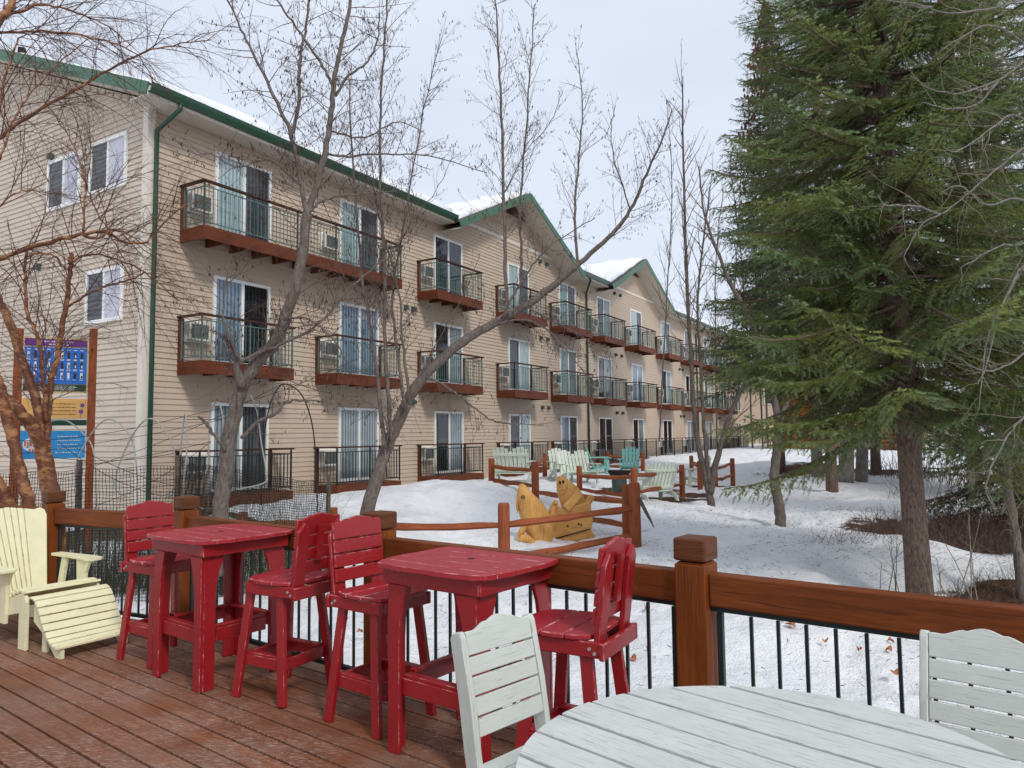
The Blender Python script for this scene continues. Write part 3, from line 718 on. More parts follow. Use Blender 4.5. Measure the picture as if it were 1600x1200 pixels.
for fl in (2, 1, 0):
    mt = 'iron_teal' if fl else 'iron'
    if fl == 2: place_bal(.72, 6.95, fl, mt, fl)
    else: place_bal(.72, 3.12, fl, mt, fl > 0); place_bal(4.5, 6.9, fl, mt, fl > 0)
    for ci in range(2, 11 if fl else 4):
        a = COLS[ci][0] - .80; w_ = BW
        place_bal(a, a + w_, fl, mt, fl > 0)
# ground floor terrace further along: one long run
for a, b in ((17.0, 21.3), (21.3, 25.5), (25.5, 29.7), (29.7, 33.9), (33.9, 38.1), (38.1, 42.3), (42.3, 46.5)): place_bal(a, b, 0, 'iron', 0)
# pairs of wall lamps
lamp0 = None
for x, z in [(8.0, 5.35), (8.35, 5.35), (8.0, 2.6), (8.35, 2.6)] + [(16.2, 8.35), (16.75, 8.35), (16.2, 5.35), (16.75, 5.35), (16.25, 2.65), (16.75, 2.65)] + [(23.6 + d_, z_) for z_ in (8.3, 5.35, 2.6) for d_ in (0, .7)] + [(33.1 + d_, z_) for z_ in (5.35, 2.6) for d_ in (0, .6)] + [(40.8 + d_, z_) for z_ in (5.35, 2.6) for d_ in (0, .6)]:
    if lamp0 is None:
        m = MB(); m.box((0, -.02, 0), (.10, .04, .16)); m.box((0, -.08, .01), (.12, .12, .13), taper=(.7, .7)); lamp0 = hb(m, 'wall_lamp', M['lamp_grey'], bevel=.008); o = lamp0
    else: o = copy_tree(lamp0, hotel)
    o.location = (x, 0, z)
for y, z in ((3.55, 7.95), (3.95, 5.5)):
    o = copy_tree(lamp0, hotel); o.location = (0, y, z); o.rotation_euler = (0, 0, R(-90))

# ================================================================ buildings beyond
far = thing('lodge_wing', 'pale walled lodge with a snow covered roof rising behind the far end of the hotel', 'building', (15.5, 56, .8))
m = MB(); m.box((8, 5, 2.6), (20, 9, 6.2)); m.build('wall', M['siding'], far)
m = MB(); m.slab([(-2.6, -.3, 5.9), (18.6, -.3, 5.9), (18.6, 5, 8.9), (-2.6, 5, 8.9)], .18); m.slab([(-2.6, 5, 8.9), (18.6, 5, 8.9), (18.6, 10.3, 5.9), (-2.6, 10.3, 5.9)], .18); m.build('roof', M['balc_wood'], far)
m = MB(); snow_patch(m, (-2.4, -.1, 6.15), (18.4, -.1, 6.15), (18.4, 4.6, 8.85), (-2.4, 4.6, 8.85), 24, 5, .35, 5); m.build('roof_snow', M['roof_snow'], far, smooth=True)
for x in (1.5, 4.5):
    m = MB(); m.box((x, .46, 3.6), (1.2, .06, 1.3)); wd = m.build('window', M['white_trim'], far); m = MB(); m.box((x, .42, 3.6), (1.0, .03, 1.1)); m.build('pane', M['pane_screen'], wd)
cab = thing('log_cabin', 'orange stained log cabin with white framed window seen under the spruce boughs', 'building', (17.2, 45, .35), R(-6))
m = MB()
for i in range(17): m.tube([(-.3, 0, .15 + i * .25), (7.3, 0, .15 + i * .25)], .135, 8)
m.box((3.6, 2.6, 2.1), (7.0, 5, 4.2)); m.build('wall', M['log'], cab, smooth=False)
for x in (0, 7.1):
    m = MB()
    for i in range(17): m.tube([(x, -.35, .28 + i * .25), (x, .3, .28 + i * .25)], .125, 8)
    m.build('corner_logs', M['log'], cab)
m = MB(); m.slab([(-.9, -1.6, 4.0), (8.0, -1.6, 4.0), (8.0, 2.8, 6.1), (-.9, 2.8, 6.1)], .15); m.slab([(-.9, 2.8, 6.1), (8.0, 2.8, 6.1), (8.0, 6, 4.4), (-.9, 6, 4.4)], .15); m.build('roof', M['balc_wood'], cab)
m = MB(); snow_patch(m, (-.8, -1.5, 4.2), (7.9, -1.5, 4.2), (7.9, 2.7, 6.2), (-.8, 2.7, 6.2), 14, 4, .35, 6); m.build('roof_snow', M['roof_snow'], cab, smooth=True)
for x in (2.3, 6.4):
    m = MB(); m.box((x, -.17, 1.75), (1.0, .1, 1.3)); wd = m.build('window', M['white_trim'], cab); m = MB(); m.box((x, -.235, 1.75), (.8, .03, 1.1)); m.build('pane', M['pane_black'], wd)
m = MB(); m.box((4.2, -1.0, .25), (5.4, 1.5, .12)); m.build('porch_floor', M['balc_wood'], cab)
for x in (1.6, 4.2, 6.8):
    m = MB(); m.tube([(x, -1.55, 0), (x, -1.55, 3.9)], .12, 8); m.build('porch_post', M['log'], cab)
m = MB()
for i in range(5): m.box((4.8, -1.9 - i * .28, .12 - i * .17), (1.2, .28, .06))
m.build('steps', M['balc_wood'], cab)
for x in (4.15, 5.45):
    m = MB(); m.bar((x, -1.75, .95), (x, -3.1, .15), .07, .10); m.box((x, -1.75, .45), (.09, .09, 1.1)); m.box((x, -3.1, -.25), (.09, .09, 1.0))
    m.build('stair_rail', M['iron'], cab)
# ================================================================ furniture on the deck
def Mt(x=0, y=0, z=0, rx=0, ry=0, rz=0): return Matrix.Translation((x, y, z)) @ Matrix.Rotation(rz, 4, 'Z') @ Matrix.Rotation(ry, 4, 'Y') @ Matrix.Rotation(rx, 4, 'X')
XZ = Matrix(((1, 0, 0, 0), (0, 0, -1, 0), (0, 1, 0, 0), (0, 0, 0, 1)))          # polygon (x,y)->(x,z), extrude towards -y
YZ = Matrix(((0, 0, 1, 0), (1, 0, 0, 0), (0, 1, 0, 0), (0, 0, 0, 1)))            # polygon (x,y)->(y,z), extrude along x
def planked(outline, y0, y1, n, gap, z0, z1, name, mat, parent, bev=.004):
    """a top cut from n planks running along x"""
    m = MB(); w_ = (y1 - y0) / n
    for i in range(n):
        q = clip(clip(outline, 0, 1, y0 + (i + 1) * w_ - gap / 2), 0, -1, -(y0 + i * w_ + gap / 2))
        if len(q) > 2: m.prism(q, z0 + rnd.uniform(-.001, .001), z1 + rnd.uniform(-.0012, .0012))
    return m.build(name, mat, parent, bevel=bev)
def bar_table(name, label, loc, rz, group):
    t = thing(name, label, 'bar table', loc, rz, group); R_ = M['red']; a, b = .375, .375
    out = []
    N = 22
    def side(p, q, bow, wob):
        for i in range(N):
            s_ = i / N; x = p[0] + (q[0] - p[0]) * s_; y = p[1] + (q[1] - p[1]) * s_; nx, ny = (q[1] - p[1]), -(q[0] - p[0]); l = math.hypot(nx, ny)
            h = bow * math.sin(math.pi * s_) + wob * (1 - math.cos(4 * math.pi * s_)) / 2; out.append((x + nx / l * h, y + ny / l * h))
    side((-.36, -.385), (.36, -.385), .022, .008); side((.40, -.35), (.40, .35), .035, .012); side((.36, .385), (-.36, .385), .022, .008); side((-.40, .35), (-.40, -.35), .035, .012)
    planked(out, -.42, .42, 6, .005, .940, .966, 'tabletop', M['red_sky_sheen'], t, .005)
    m = MB(); m.tube([(0, 0, .9655), (0, 0, .9672)], .022, 14); m.build('umbrella_hole', M['dark'], t)
    # apron with shaped ends
    m = MB()
    for s_ in (-1, 1):
        m.box((0, s_ * .335, .898), (.70, .024, .082)); m.box((s_ * .35, 0, .898), (.024, .69, .082))
    m.build('apron', R_, t, bevel=.005)
    m = MB()
    for s_ in (-1, 1):
        m.box((0, s_ * .19, .925), (.66, .06, .028)); 
    m.build('batten', R_, t)
    for sx in (-1, 1):
        for sy in (-1, 1):
            m = MB()
            def prof(k): return [(0, 0), (k * .088, 0), (k * .088, .55), (k * .094, .66), (k * .112, .75), (k * .138, .81), (k * .145, .855), (0, .855)]
            m.prism([(-sx * abs(x) + sx * .326, z) for x, z in prof(1)], 0, .026, Mt(0, sy * .312 + (.026 if sy > 0 else 0)) @ XZ)
            m.prism([(-sy * abs(x) + sy * (.312), z) for x, z in prof(1)], 0, .026, Mt(sx * .326 - (.026 if sx > 0 else 0)) @ YZ)
            m.build('leg', R_, t, bevel=.004)
    m = MB()
    for s_ in (-1, 1):
        m.box((0, s_ * .297, .335), (.49, .024, .085)); m.box((s_ * .286, 0, .335), (.024, .40, .085))
        m.box((0, s_ * .268, .386), (.48, .055, .018)); m.box((s_ * .262, 0, .387), (.045, .42, .018))
    m.build('stretcher', R_, t, bevel=.003)
    return t
def crest(w, h0, hm):
    """scalloped crest slat outline, x across, y up"""
    pts = [(-w / 2, 0), (w / 2, 0), (w / 2, h0)]
    N = 26
    for i in range(1, N):
        s_ = i / N; x = w / 2 - w * s_; k = abs(2 * s_ - 1)        # 1 at the ends, 0 in the middle
        if k > .78: h = h0 + (1 - k) / .22 * -.004 * 0 + (hm - h0) * .04 * math.sin((1 - k) / .22 * math.pi)
        elif k > .36: q = (.78 - k) / .42; h = h0 + (hm - h0) * (.62 * (q * q * (3 - 2 * q)))
        elif k > .28: q = (.36 - k) / .08; h = h0 + (hm - h0) * (.62 - .05 * math.sin(q * math.pi))
        else: q = (.28 - k) / .28; h = h0 + (hm - h0) * (.62 + .38 * math.sin(q * math.pi / 2))
        pts.append((x, h))
    pts.append((-w / 2, h0)); return pts
def bar_chair(name, label, loc, rz, group):
    """front towards +x, back at -x"""
    t = thing(name, label, 'bar chair', loc, rz, group); R_ = M['red']
    # seat: three planks across, rounded corners
    o_ = [(-.19, -.14), (-.17, -.185), (-.10, -.215), (0, -.225), (.10, -.215), (.19, -.19), (.235, -.12), (.245, 0), (.235, .12), (.19, .19), (.10, .215), (0, .225), (-.10, .215), (-.17, .185), (-.19, .14)]
    o_ = [(x + .01, y) for x, y in o_]
    m = MB()
    for i, (a, b) in enumerate(((-.19, -.05), (-.045, .075), (.08, .26))):
        q = clip(clip(o_, 1, 0, b), -1, 0, -a)
        if len(q) > 2: m.prism(q, .722, .746, None, along=1)
    m.build('seat', M['red_sky_sheen'], t, bevel=.005)
    m = MB()
    for s_ in (-1, 1): m.box((-.005, s_ * .19, .685), (.44, .026, .07))
    m.box((.20, 0, .685), (.024, .352, .07)); m.box((-.226, 0, .683), (.026, .43, .076)); m.build('seat_frame', R_, t, bevel=.005)
    m = MB()
    for s_ in (-1, 1):
        for dx, dz in ((-.19, .672), (-.165, .69)): m.tube([(dx, s_ * .203, dz), (dx, s_ * .209, dz)], .008, 8)
    m.build('screws', M['screw'], t)
    # back: two pointed uprights, leaning, slats in front
    tilt = Mt(-.185, 0, .66, 0, R(-7))
    for s_ in (-1, 1):
        m = MB(); m.prism([(s_ * .150 - .045, 0), (s_ * .150 + .045, 0), (s_ * .150 + .045, .40), (s_ * .150 + s_ * .0, .455), (s_ * .150 - .045, .42 if s_ > 0 else .40)], -.013, .013, tilt @ Mt(-.002) @ YZ, along=1)
        m.build('upright', R_, t, bevel=.004)
    m = MB(); m.box((-.008, 0, .32), (.02, .05, .22), tilt); m.build('batten', R_, t)
    x = .024
    cr = crest(.375, .098, .128)
    m = MB(); m.prism([(p[0], p[1] + .375) for p in cr], x - .012, x + .008, tilt @ YZ); m.build('crest', R_, t, bevel=.004)
    for i in range(3):
        m = MB(); m.box((x - .002, 0, .375 - .044 - i * .083), (.02, .375, .074), tilt); m.build('back_slat', R_, t, bevel=.004)
    # legs
    for sx in (-1, 1):
        for sy in (-1, 1):
            m = MB(); m.bar((sx * .135 + .0, sy * .165, .66), (sx * .205 + .0, sy * .213, 0.002), .062, .030, up=(0, 1, 0)); m.build('leg', R_, t, bevel=.003)
    m = MB()
    for s_ in (-1, 1): m.box((0, s_ * .180, .235), (.345, .024, .068)); m.box((0, s_ * .165, .276), (.30, .045, .016))
    m.box((-.172, 0, .235), (.022, .335, .068))
    scal = [(-.17, .0), (-.15, .008), (-.10, -.012), (-.05, .006), (0, -.016), (.05, .006), (.10, -.012), (.15, .008), (.17, 0), (.17, .066), (-.17, .066)]
    m.prism([(a, b + .205) for a, b in scal], 0, .022, Mt(.165) @ YZ); m.build('footrest', R_, t, bevel=.003)
    return t
GT = 'red bar tables along the deck railing'; GC = 'red bar chairs at the bar tables'
ang = UA
T1 = Vector((-2.04, 5.16, 0)); T2 = Vector((-.227, 3.918, 0))
t1 = bar_table('bar_table', 'red slatted bar table on the left, its top half covering the second railing post', T1, ang, GT)
t1.scale = (.92, .92, .988)
t2 = dup(t1, 'red slatted bar table nearest the camera, behind the white slat back chair', T2, ang, GT)
c1 = bar_chair('bar_chair', 'red bar chair leftmost of the four, beside the pale yellow lounger', Vector((-2.60, 5.53, 0)), ang + R(4), GC)
c1.scale = (.98, .98, .975)
c2 = dup(c1, 'red bar chair seen from behind at the right side of the left bar table', Vector((-1.46, 4.76, 0)), ang + R(180 + 8), GC)
c3 = dup(c1, 'red bar chair at the left side of the nearer bar table, back slats facing us', Vector((-.77, 4.30, 0)), ang + R(0), GC)
c4 = dup(c1, 'red bar chair between the nearer bar table and the thick railing post, turned sideways', Vector((.28, 3.50, 0)), ang + R(180 + 8), GC)

for k_ in kids(c2):
    if not k_.name.startswith(('leg', 'footrest')): k_.location.x -= .065
# ---- round white table
rt = thing('round_table', 'large round weathered white slatted table in the right foreground', 'table', (.645, 1.90, 0), 0)
rad = .65; circ = [(rad * math.cos(2 * math.pi * i / 96), rad * math.sin(2 * math.pi * i / 96)) for i in range(96)]
top = planked(circ, -rad, rad, 9, .012, .716, .748, 'tabletop', M['table_white'], rt, .004); top.rotation_euler = (0, 0, R(-45))
m = MB(); q = [(rad * .90 * math.cos(2 * math.pi * i / 40), rad * .90 * math.sin(2 * math.pi * i / 40)) for i in range(41)]
for p_, n_ in zip(q[:-1], q[1:]): m.bar((*p_, .682), (*n_, .682), .022, .074)
m.build('apron', M['table_white'], rt)
m = MB()
for a_ in (-.3, 0, .3): m.box((a_, 0, .710), (.07, 1.0, .022))
o = m.build('batten', M['table_white'], rt); o.rotation_euler = (0, 0, R(-45))
for i in range(4):
    an = R(45 + 90 * i - 37); m = MB(); m.bar((.40 * math.cos(an), .40 * math.sin(an), .66), (.46 * math.cos(an), .46 * math.sin(an), .002), .085, .035, up=(-math.sin(an), math.cos(an), 0)); m.build('leg', M['table_white'], rt, bevel=.004)

def dining_chair(name, label, loc, rz, group, lift=.24):
    """front towards +x"""
    t = thing(name, label, 'chair', loc, rz, group); W_ = M['white_chair']; W = .40
    t.scale = (.87, .87, .87); tilt = Mt(-.20, 0, .40 + lift, 0, R(-12))
    for s_ in (-1, 1):
        m = MB(); m.prism([(-.055, -.655), (-.005, -.655), (.018, -.02), (.028, .18), (.022, .415), (.012, .438), (-.022, .438), (-.045, .42), (-.045, .20), (-.055, 0)], -.0145, .0145, tilt @ Mt(0, s_ * (W / 2)) @ XZ, along=1)
        m.build('back_post', W_, t, bevel=.004)
        m = MB(); m.box((.19, s_ * (W / 2), .165 + lift / 2), (.055, .029, .33 + lift)); m.build('front_leg', W_, t, bevel=.004)
        m = MB(); m.box((-.0, s_ * (W / 2 - .03), .298 + lift), (.40, .024, .07)); m.build('side_rail', W_, t)
    cr = crest(W - .033, .088, .128)
    m = MB(); m.prism([(p[0], p[1] + .345) for p in cr], .0, .020, tilt @ YZ); m.build('crest', W_, t, bevel=.003)
    for i in range(4):
        m = MB(); m.box((.010, 0, .345 - .041 - i * .075), (.020, W - .033, .067), tilt); m.build('back_slat', W_, t, bevel=.003)
    m = MB()
    for i in range(5): m.box((-.14 + i * .088, 0, .345 + lift), (.080, W + .02, .022))
    m.build('seat', W_, t, bevel=.003); m = MB(); m.box((.19, 0, .298 + lift), (.026, W - .03, .07)); m.build('front_rail', W_, t)
    return t
GD = 'white slat back dining chairs at the round table'
d1 = dining_chair('dining_chair', 'greyish white slat back chair in front of the nearer red bar table', Vector((.113, 2.51, 0)), R(-44), GD)
d2 = dup(d1, 'greyish white slat back chair cut off by the right edge of the picture', Vector((1.355, 2.22, 0)), R(-130), GD)

# ---- cream yellow lounge chair with its footrest
ly = thing('lounge_chair', 'pale yellow slatted lounge chair with curved fan back at the left edge of the deck', 'lounge chair', (-3.64, 5.98, 0), R(-33))
Y_ = M['yellow']
for s_ in (-1, 1):
    m = MB(); m.prism([(.07, 0), (.07, .36), (.04, .41), (.0, .43), (-.30, .335), (-1.10, .10), (-1.14, .0), (-1.04, 0), (-.50, .17), (-.045, .27), (-.045, 0)], -.014, .014, Mt(0, s_ * .27) @ XZ); m.build('side_board', Y_, ly, bevel=.004)
    m = MB(); m.prism([(-.06, .17), (.05, .17), (.06, .47), (.10, .54), (.13, .575), (-.09, .575)], -.014, .014, Mt(-.26, s_ * .298) @ XZ, along=1); m.build('arm_post', Y_, ly, bevel=.004)
    m = MB(); m.prism([(x_ - .26, yy_) for x_, yy_ in [(-.50, s_ * .27), (-.50, s_ * .36), (-.05, s_ * .40), (.12, s_ * .40), (.16, s_ * .37), (.16, s_ * .29), (.10, s_ * .26), (-.10, s_ * .275)]], .576, .600); m.build('armrest', Y_, ly, bevel=.004)
    m = MB(); m.bar((-.68, s_ * .298, .12), (-.56, s_ * .298, .575), .085, .024, up=(0, 1, 0)); m.build('arm_brace', Y_, ly, bevel=.003)
m = MB()
pr = [(.062, .405), (.0, .430), (-.065, .424), (-.13, .405), (-.19, .385), (-.25, .362), (-.31, .340), (-.37, .315), (-.43, .293), (-.49, .27), (-.55, .247), (-.60, .226), (-.66, .205), (-.72, .185)]
for (x, z), (x2, z2) in zip(pr[:-1], pr[1:]): m.bar(((x + x2) / 2, -.285, (z + z2) / 2 + .012), ((x + x2) / 2, .285, (z + z2) / 2 + .012), .058, .02, up=(z - z2, 0, -(x2 - x)))
m.build('seat', Y_, ly, bevel=.003)
back = Mt(-.66, 0, .215, 0, R(-24))
outl = [(-.20, 0), (.20, 0), (.255, .20), (.285, .42), (.30, .45), (.315, .52), (.32, .75), (.305, .82), (.27, .845), (.22, .83), (.12, .85), (0, .87), (-.12, .85), (-.22, .83), (-.27, .845), (-.305, .82), (-.32, .75), (-.315, .52), (-.30, .45), (-.285, .42), (-.255, .20)]
ed = [(-.20, -.33), (-.085, -.135), (-.051, -.081), (-.017, -.027), (.017, .027), (.051, .081), (.085, .135), (.20, .33)]
for (b0, t0), (b1, t1_) in zip(ed[:-1], ed[1:]):
    g = .003; k0, k1 = (t0 - b0) / .85, (t1_ - b1) / .85; q = clip(outl, 1, -k1, b1 - g); q = clip(q, -1, k0, -(b0 + g))
    m = MB(); m.prism(q, 0, .02, back @ YZ, along=1); m.build('back_slat', Y_, ly, bevel=.003)
m = MB()
for z in (.10, .47): m.box((-.02, 0, z), (.024, .50, .07), back)
m.build('back_rail', Y_, ly)
lf = thing('footrest', 'pale yellow slatted footrest curving down in front of the matching lounge chair', 'footrest', (-3.64, 5.98, 0), R(-33))
for s_ in (-1, 1):
    m = MB(); m.prism([(.115, .36), (.13, .395), (.20, .375), (.27, .30), (.34, .19), (.41, .115), (.50, .075), (.545, .07), (.545, 0), (.46, 0), (.36, .08), (.24, .16), (.115, .22)], -.013, .013, Mt(0, s_ * .235) @ XZ); m.build('side_board', Y_, lf, bevel=.003)
    m = MB(); m.box((.23, s_ * .208, .12), (.07, .024, .24)); m.build('leg', Y_, lf, bevel=.003)
pr = [(.095, .392), (.15, .402), (.205, .382), (.248, .335), (.288, .28), (.325, .225), (.365, .172), (.412, .128), (.465, .098), (.52, .082), (.56, .078)]
m = MB()
for (x, z), (x2, z2) in zip(pr[:-1], pr[1:]):
    m.bar(((x + x2) / 2, -.285, (z + z2) / 2 + .006), ((x + x2) / 2, .285, (z + z2) / 2 + .006), math.hypot(x2 - x, z2 - z) - .008, .018, up=(z - z2, 0, -(x - x2)))
m.build('slats', Y_, lf, bevel=.003)
# ================================================================ split rail fences
def fence_post(par, p, h=1.05, r=.085, lean=(0, 0)):
    z0 = gh(p[0], p[1]) - .25; m = MB(); q = [(r * math.cos(a) * rnd.uniform(.92, 1.06), r * math.sin(a) * rnd.uniform(.92, 1.06)) for a in [2 * math.pi * i / 9 for i in range(9)]]
    vs = []; zt = p[2] if len(p) > 2 else z0 + .25 + h
    a = Vector((p[0], p[1], z0)); b = Vector((p[0] + lean[0], p[1] + lean[1], zt))
    m.tube([a, a.lerp(b, .5), a.lerp(b, .97), b], [r, r * .97, r * .94, r * .80], 10); return m.build('post', M['fence_wood'], par, smooth=False)
def fence_rail(par, a, b, w_=.07):
    a, b = Vector(a), Vector(b); m = MB(); n = 7; pts = []; rr = []
    for i in range(n + 1):
        t_ = i / n; p = a.lerp(b, t_); k = math.sin(math.pi * t_); p.z += rnd.uniform(-.022, .022) * k - .015 * k; pts.append(p); rr.append(w_ * (.72 + .28 * min(1, 3 * k)) * rnd.uniform(.84, 1.12))
    m.tube(pts, rr, 5, sq=.62); return m.build('rail', M['fence_wood'], par)
def fence(label, posts, rails, loc):
    t = thing('split_rail_fence', label, 'fence', loc)
    ps = []
    for u, v, Y, *k in posts: p = at(u, v, Y); ps.append(p); fence_post(t, p, r=k[0] if k else .08)
    for i, j, za, zb in rails:
        a, b = ps[i].copy(), ps[j].copy(); a.z += za; b.z += zb; fence_rail(t, a, b)
    for c in kids(t): c.location = c.location - Vector(loc)
    return t
fence('rust brown split rail fence penning in the carved wooden fish bench',
      [(380, 800, 12.2), (520, 793, 11.6), (787, 786, 11.2, .095), (991, 754, 12.5, .105), (978, 757, 13.0, .085), (836, 721, 17.8, .095), (768, 716, 20, .09)],
      [(0, 1, -.2, -.2), (1, 2, -.27, -.33), (0, 1, -.6, -.6), (1, 2, -.72, -.80), (2, 3, -.33, -.42), (2, 3, -.85, -.88), (5, 4, -.74, -.30), (5, 4, -1.05, -.72), (6, 5, -.22, -.22), (6, 5, -.58, -.60)], at(787, 900, 11.2))
fence('rust brown split rail fence around the far sitting area of white and mint chairs',
      [(851, 709, 24), (885, 707, 27), (949, 704, 28.5), (1004, 707, 28), (905, 728, 19.5), (990, 731, 17.5, .09), (1065, 726, 20), (836, 724, 17.95, .07)],
      [(7, 0, -.08, -.12), (1, 2, -.2, -.25), (2, 3, -.2, -.2), (1, 2, -.6, -.65), (2, 3, -.6, -.55), (4, 5, -.26, -.22), (4, 5, -.62, -.66), (5, 6, -.18, -.16), (5, 6, -.58, -.53)], at(990, 800, 17.5))
fence('short rust brown split rail fence standing behind the twin stemmed tree at the path',
      [(1080, 712, 27), (1093, 720, 21.5), (1117, 722, 22.5), (1144, 716, 24.0)], [(1, 2, -.2, -.2), (2, 3, -.2, -.15), (1, 2, -.6, -.65), (2, 3, -.55, -.55), (0, 1, -.25, -.15)], at(1117, 770, 22.5))

# ================================================================ carved fish bench
cb = thing('carved_bench', 'varnished log bench carved with two upright fish and a small bear cub', 'bench', (.75, 13.5, gh(.75, 13.5)))
o0 = cb.location.copy()
def A_(u, v, Y): return at(u, v, Y) - o0
def loft(m, spec, n=18, flat=.6):
    """spec: (u,v,Y,rx_px) -> smooth body with elliptical sections"""
    pts = [A_(u, v, Y) for u, v, Y, r in spec]; rr = [r * Y / F_PX for u, v, Y, r in spec]
    P = []; Rr = []
    for i in range(len(pts) - 1):
        p0, p1, p2, p3 = pts[max(i - 1, 0)], pts[i], pts[i + 1], pts[min(i + 2, len(pts) - 1)]; q0, q1, q2, q3 = rr[max(i - 1, 0)], rr[i], rr[i + 1], rr[min(i + 2, len(pts) - 1)]
        for k in range(5):
            t_ = k / 5; cr_ = lambda a, b, c, d: .5 * ((2 * b) + (c - a) * t_ + (2 * a - 5 * b + 4 * c - d) * t_ * t_ + (3 * b - a - 3 * c + d) * t_ ** 3)
            P.append(cr_(p0, p1, p2, p3)); Rr.append(max(.004, cr_(q0, q1, q2, q3)))
    P.append(pts[-1]); Rr.append(rr[-1]); vs = []
    for i, p in enumerate(P):
        d = (P[min(i + 1, len(P) - 1)] - P[max(i - 1, 0)]).normalized(); y = Vector((0, 1, 0)); y = (y - d * y.dot(d)).normalized(); x = y.cross(d)
        for j in range(n):
            a = 2 * math.pi * j / n; vs.append(p + x * math.cos(a) * Rr[i] + y * math.sin(a) * Rr[i] * flat)
    fs = []; 
    for i in range(len(P) - 1):
        for j in range(n): j2 = (j + 1) % n; fs.append((i * n + j, i * n + j2, (i + 1) * n + j2, (i + 1) * n + j))
    fs.append(tuple(range(n))[::-1]); fs.append(tuple((len(P) - 1) * n + j for j in range(n)))
    m.add(vs, fs, [[(vs[i].z, vs[i].x) for i in f] for f in fs])
m = MB(); loft(m, [(814, 756, 13.3, 2.5), (817, 765, 13.3, 9), (822, 781, 13.3, 15.5), (832, 800, 13.35, 21), (841, 820, 13.4, 23), (845, 838, 13.4, 19), (843, 853, 13.4, 19)]); f1 = m.build('fish', M['carved'], cb, smooth=True)
m = MB(); loft(m, [(808, 778, 13.25, 1.2), (808, 790, 13.25, 2.2), (809, 801, 13.25, 1)], 8, 1); m.build('gill', M['carved'], f1, smooth=True)
m = MB()
for r_, z_ in ((2.6, 0),):
    c = A_(817, 777, 13.12); n = 12
    m.tube([c + Vector((math.cos(2 * math.pi * i / n) * r_ * .0116, -.01, math.sin(2 * math.pi * i / n) * r_ * .0116)) for i in range(n + 1)], .011, 5)
m.build('eye', M['lamp_grey'], f1)
m = MB(); m.ball(A_(817, 777, 13.14), .014, 8, 6); m.build('pupil', M['dark'], f1)
m = MB()
for i in range(9):
    a = R(-15 + i * 12); c = A_(848, 820, 13.15); m.tube([c, c + Vector((math.cos(a) * .14, -.02, -math.sin(a) * .02 + math.sin(a) * .14 - .02))], [.018, .006], 5)
m.build('fin', M['carved'], f1)
m = MB(); loft(m, [(822, 815, 13.3, 3), (817, 828, 13.3, 5), (812, 835, 13.3, 4), (813, 842, 13.3, 2)], 8); loft(m, [(812, 846, 13.2, 5), (820, 840, 13.2, 6), (832, 848, 13.2, 5), (838, 850, 13.2, 3)], 8); m.build('tail', M['carved'], f1, smooth=True)
m = MB(); loft(m, [(875, 744, 13.9, 4), (877, 751, 13.9, 8.5), (884, 764, 13.9, 15), (893, 780, 13.9, 19), (899, 798, 13.9, 18), (900, 815, 13.9, 16)]); f2 = m.build('fish', M['carved'], cb, smooth=True)
m = MB()
for k_, (u_, v_) in enumerate(((875, 754), (880, 753))): m.ball(A_(u_, v_, 13.74), (.022, .02, .035), 8, 6)
m.build('eye', M['dark'], f2, smooth=True)
m = MB()
for dv, rr_ in ((764, .016), (769, .013)): m.tube([A_(871, dv - 1, 13.76), A_(876, dv + 2, 13.70), A_(882, dv, 13.68), (A_(887, dv - 6, 13.7))], [rr_ * .6, rr_, rr_, rr_ * .5], 6)
m.build('lip', M['carved'], f2, smooth=True)
m = MB(); m.bar(A_(884, 795, 13.65), A_(906, 770, 13.75), .16, .05, up=(0, -1, .2)); m.build('front_fin', M['carved'], f2, bevel=.02)
m = MB(); m.bar(A_(911, 795, 13.9), A_(926, 775, 13.95), .13, .10, up=(0, -1, .2)); m.build('side_fin', M['carved'], f2, bevel=.03)
m = MB()
pts = [(866, 789), (880, 795), (922, 783), (926, 812), (923, 828), (929, 836), (927, 856), (851, 858), (858, 838), (862, 815)]
q = [A_(u, v, 13.75) for u, v in pts]; m.prism([(p.x, p.z) for p in q], -q[0].y - .06, -q[0].y + .08, XZ); m.build('back_plank', M['carved'], cb, bevel=.02)
m = MB(); q = [A_(u, v, 13.66) for u, v in ((859, 843), (922, 826), (922, 827), (859, 845))]; m.prism([(p.x, p.z) for p in q], -q[0].y - .02, -q[0].y + .02, XZ); m.build('crack', M['dark'], cb)
m = MB()
for u, v in ((887, 822), (904, 819), (908, 820)): c = A_(u, v, 13.665); m.ball(c, (.016, .01, .022), 7, 5)
m.build('knot', M['dark'], cb)
m = MB(); loft(m, [(868, 783, 13.5, 3), (867, 789, 13.5, 5), (864, 797, 13.5, 6), (862, 812, 13.5, 7), (860, 828, 13.5, 6)], 10, .9); m.ball(A_(868, 785, 13.45), .05, 10, 8); m.ball(A_(872, 791, 13.4), (.03, .04, .03), 8, 6); m.build('bear_cub', M['carved'], cb, smooth=True)
m = MB(); m.box(A_(893, 850, 14.1), (.85, .5, .07)); m.build('seat', M['carved'], cb, bevel=.02)

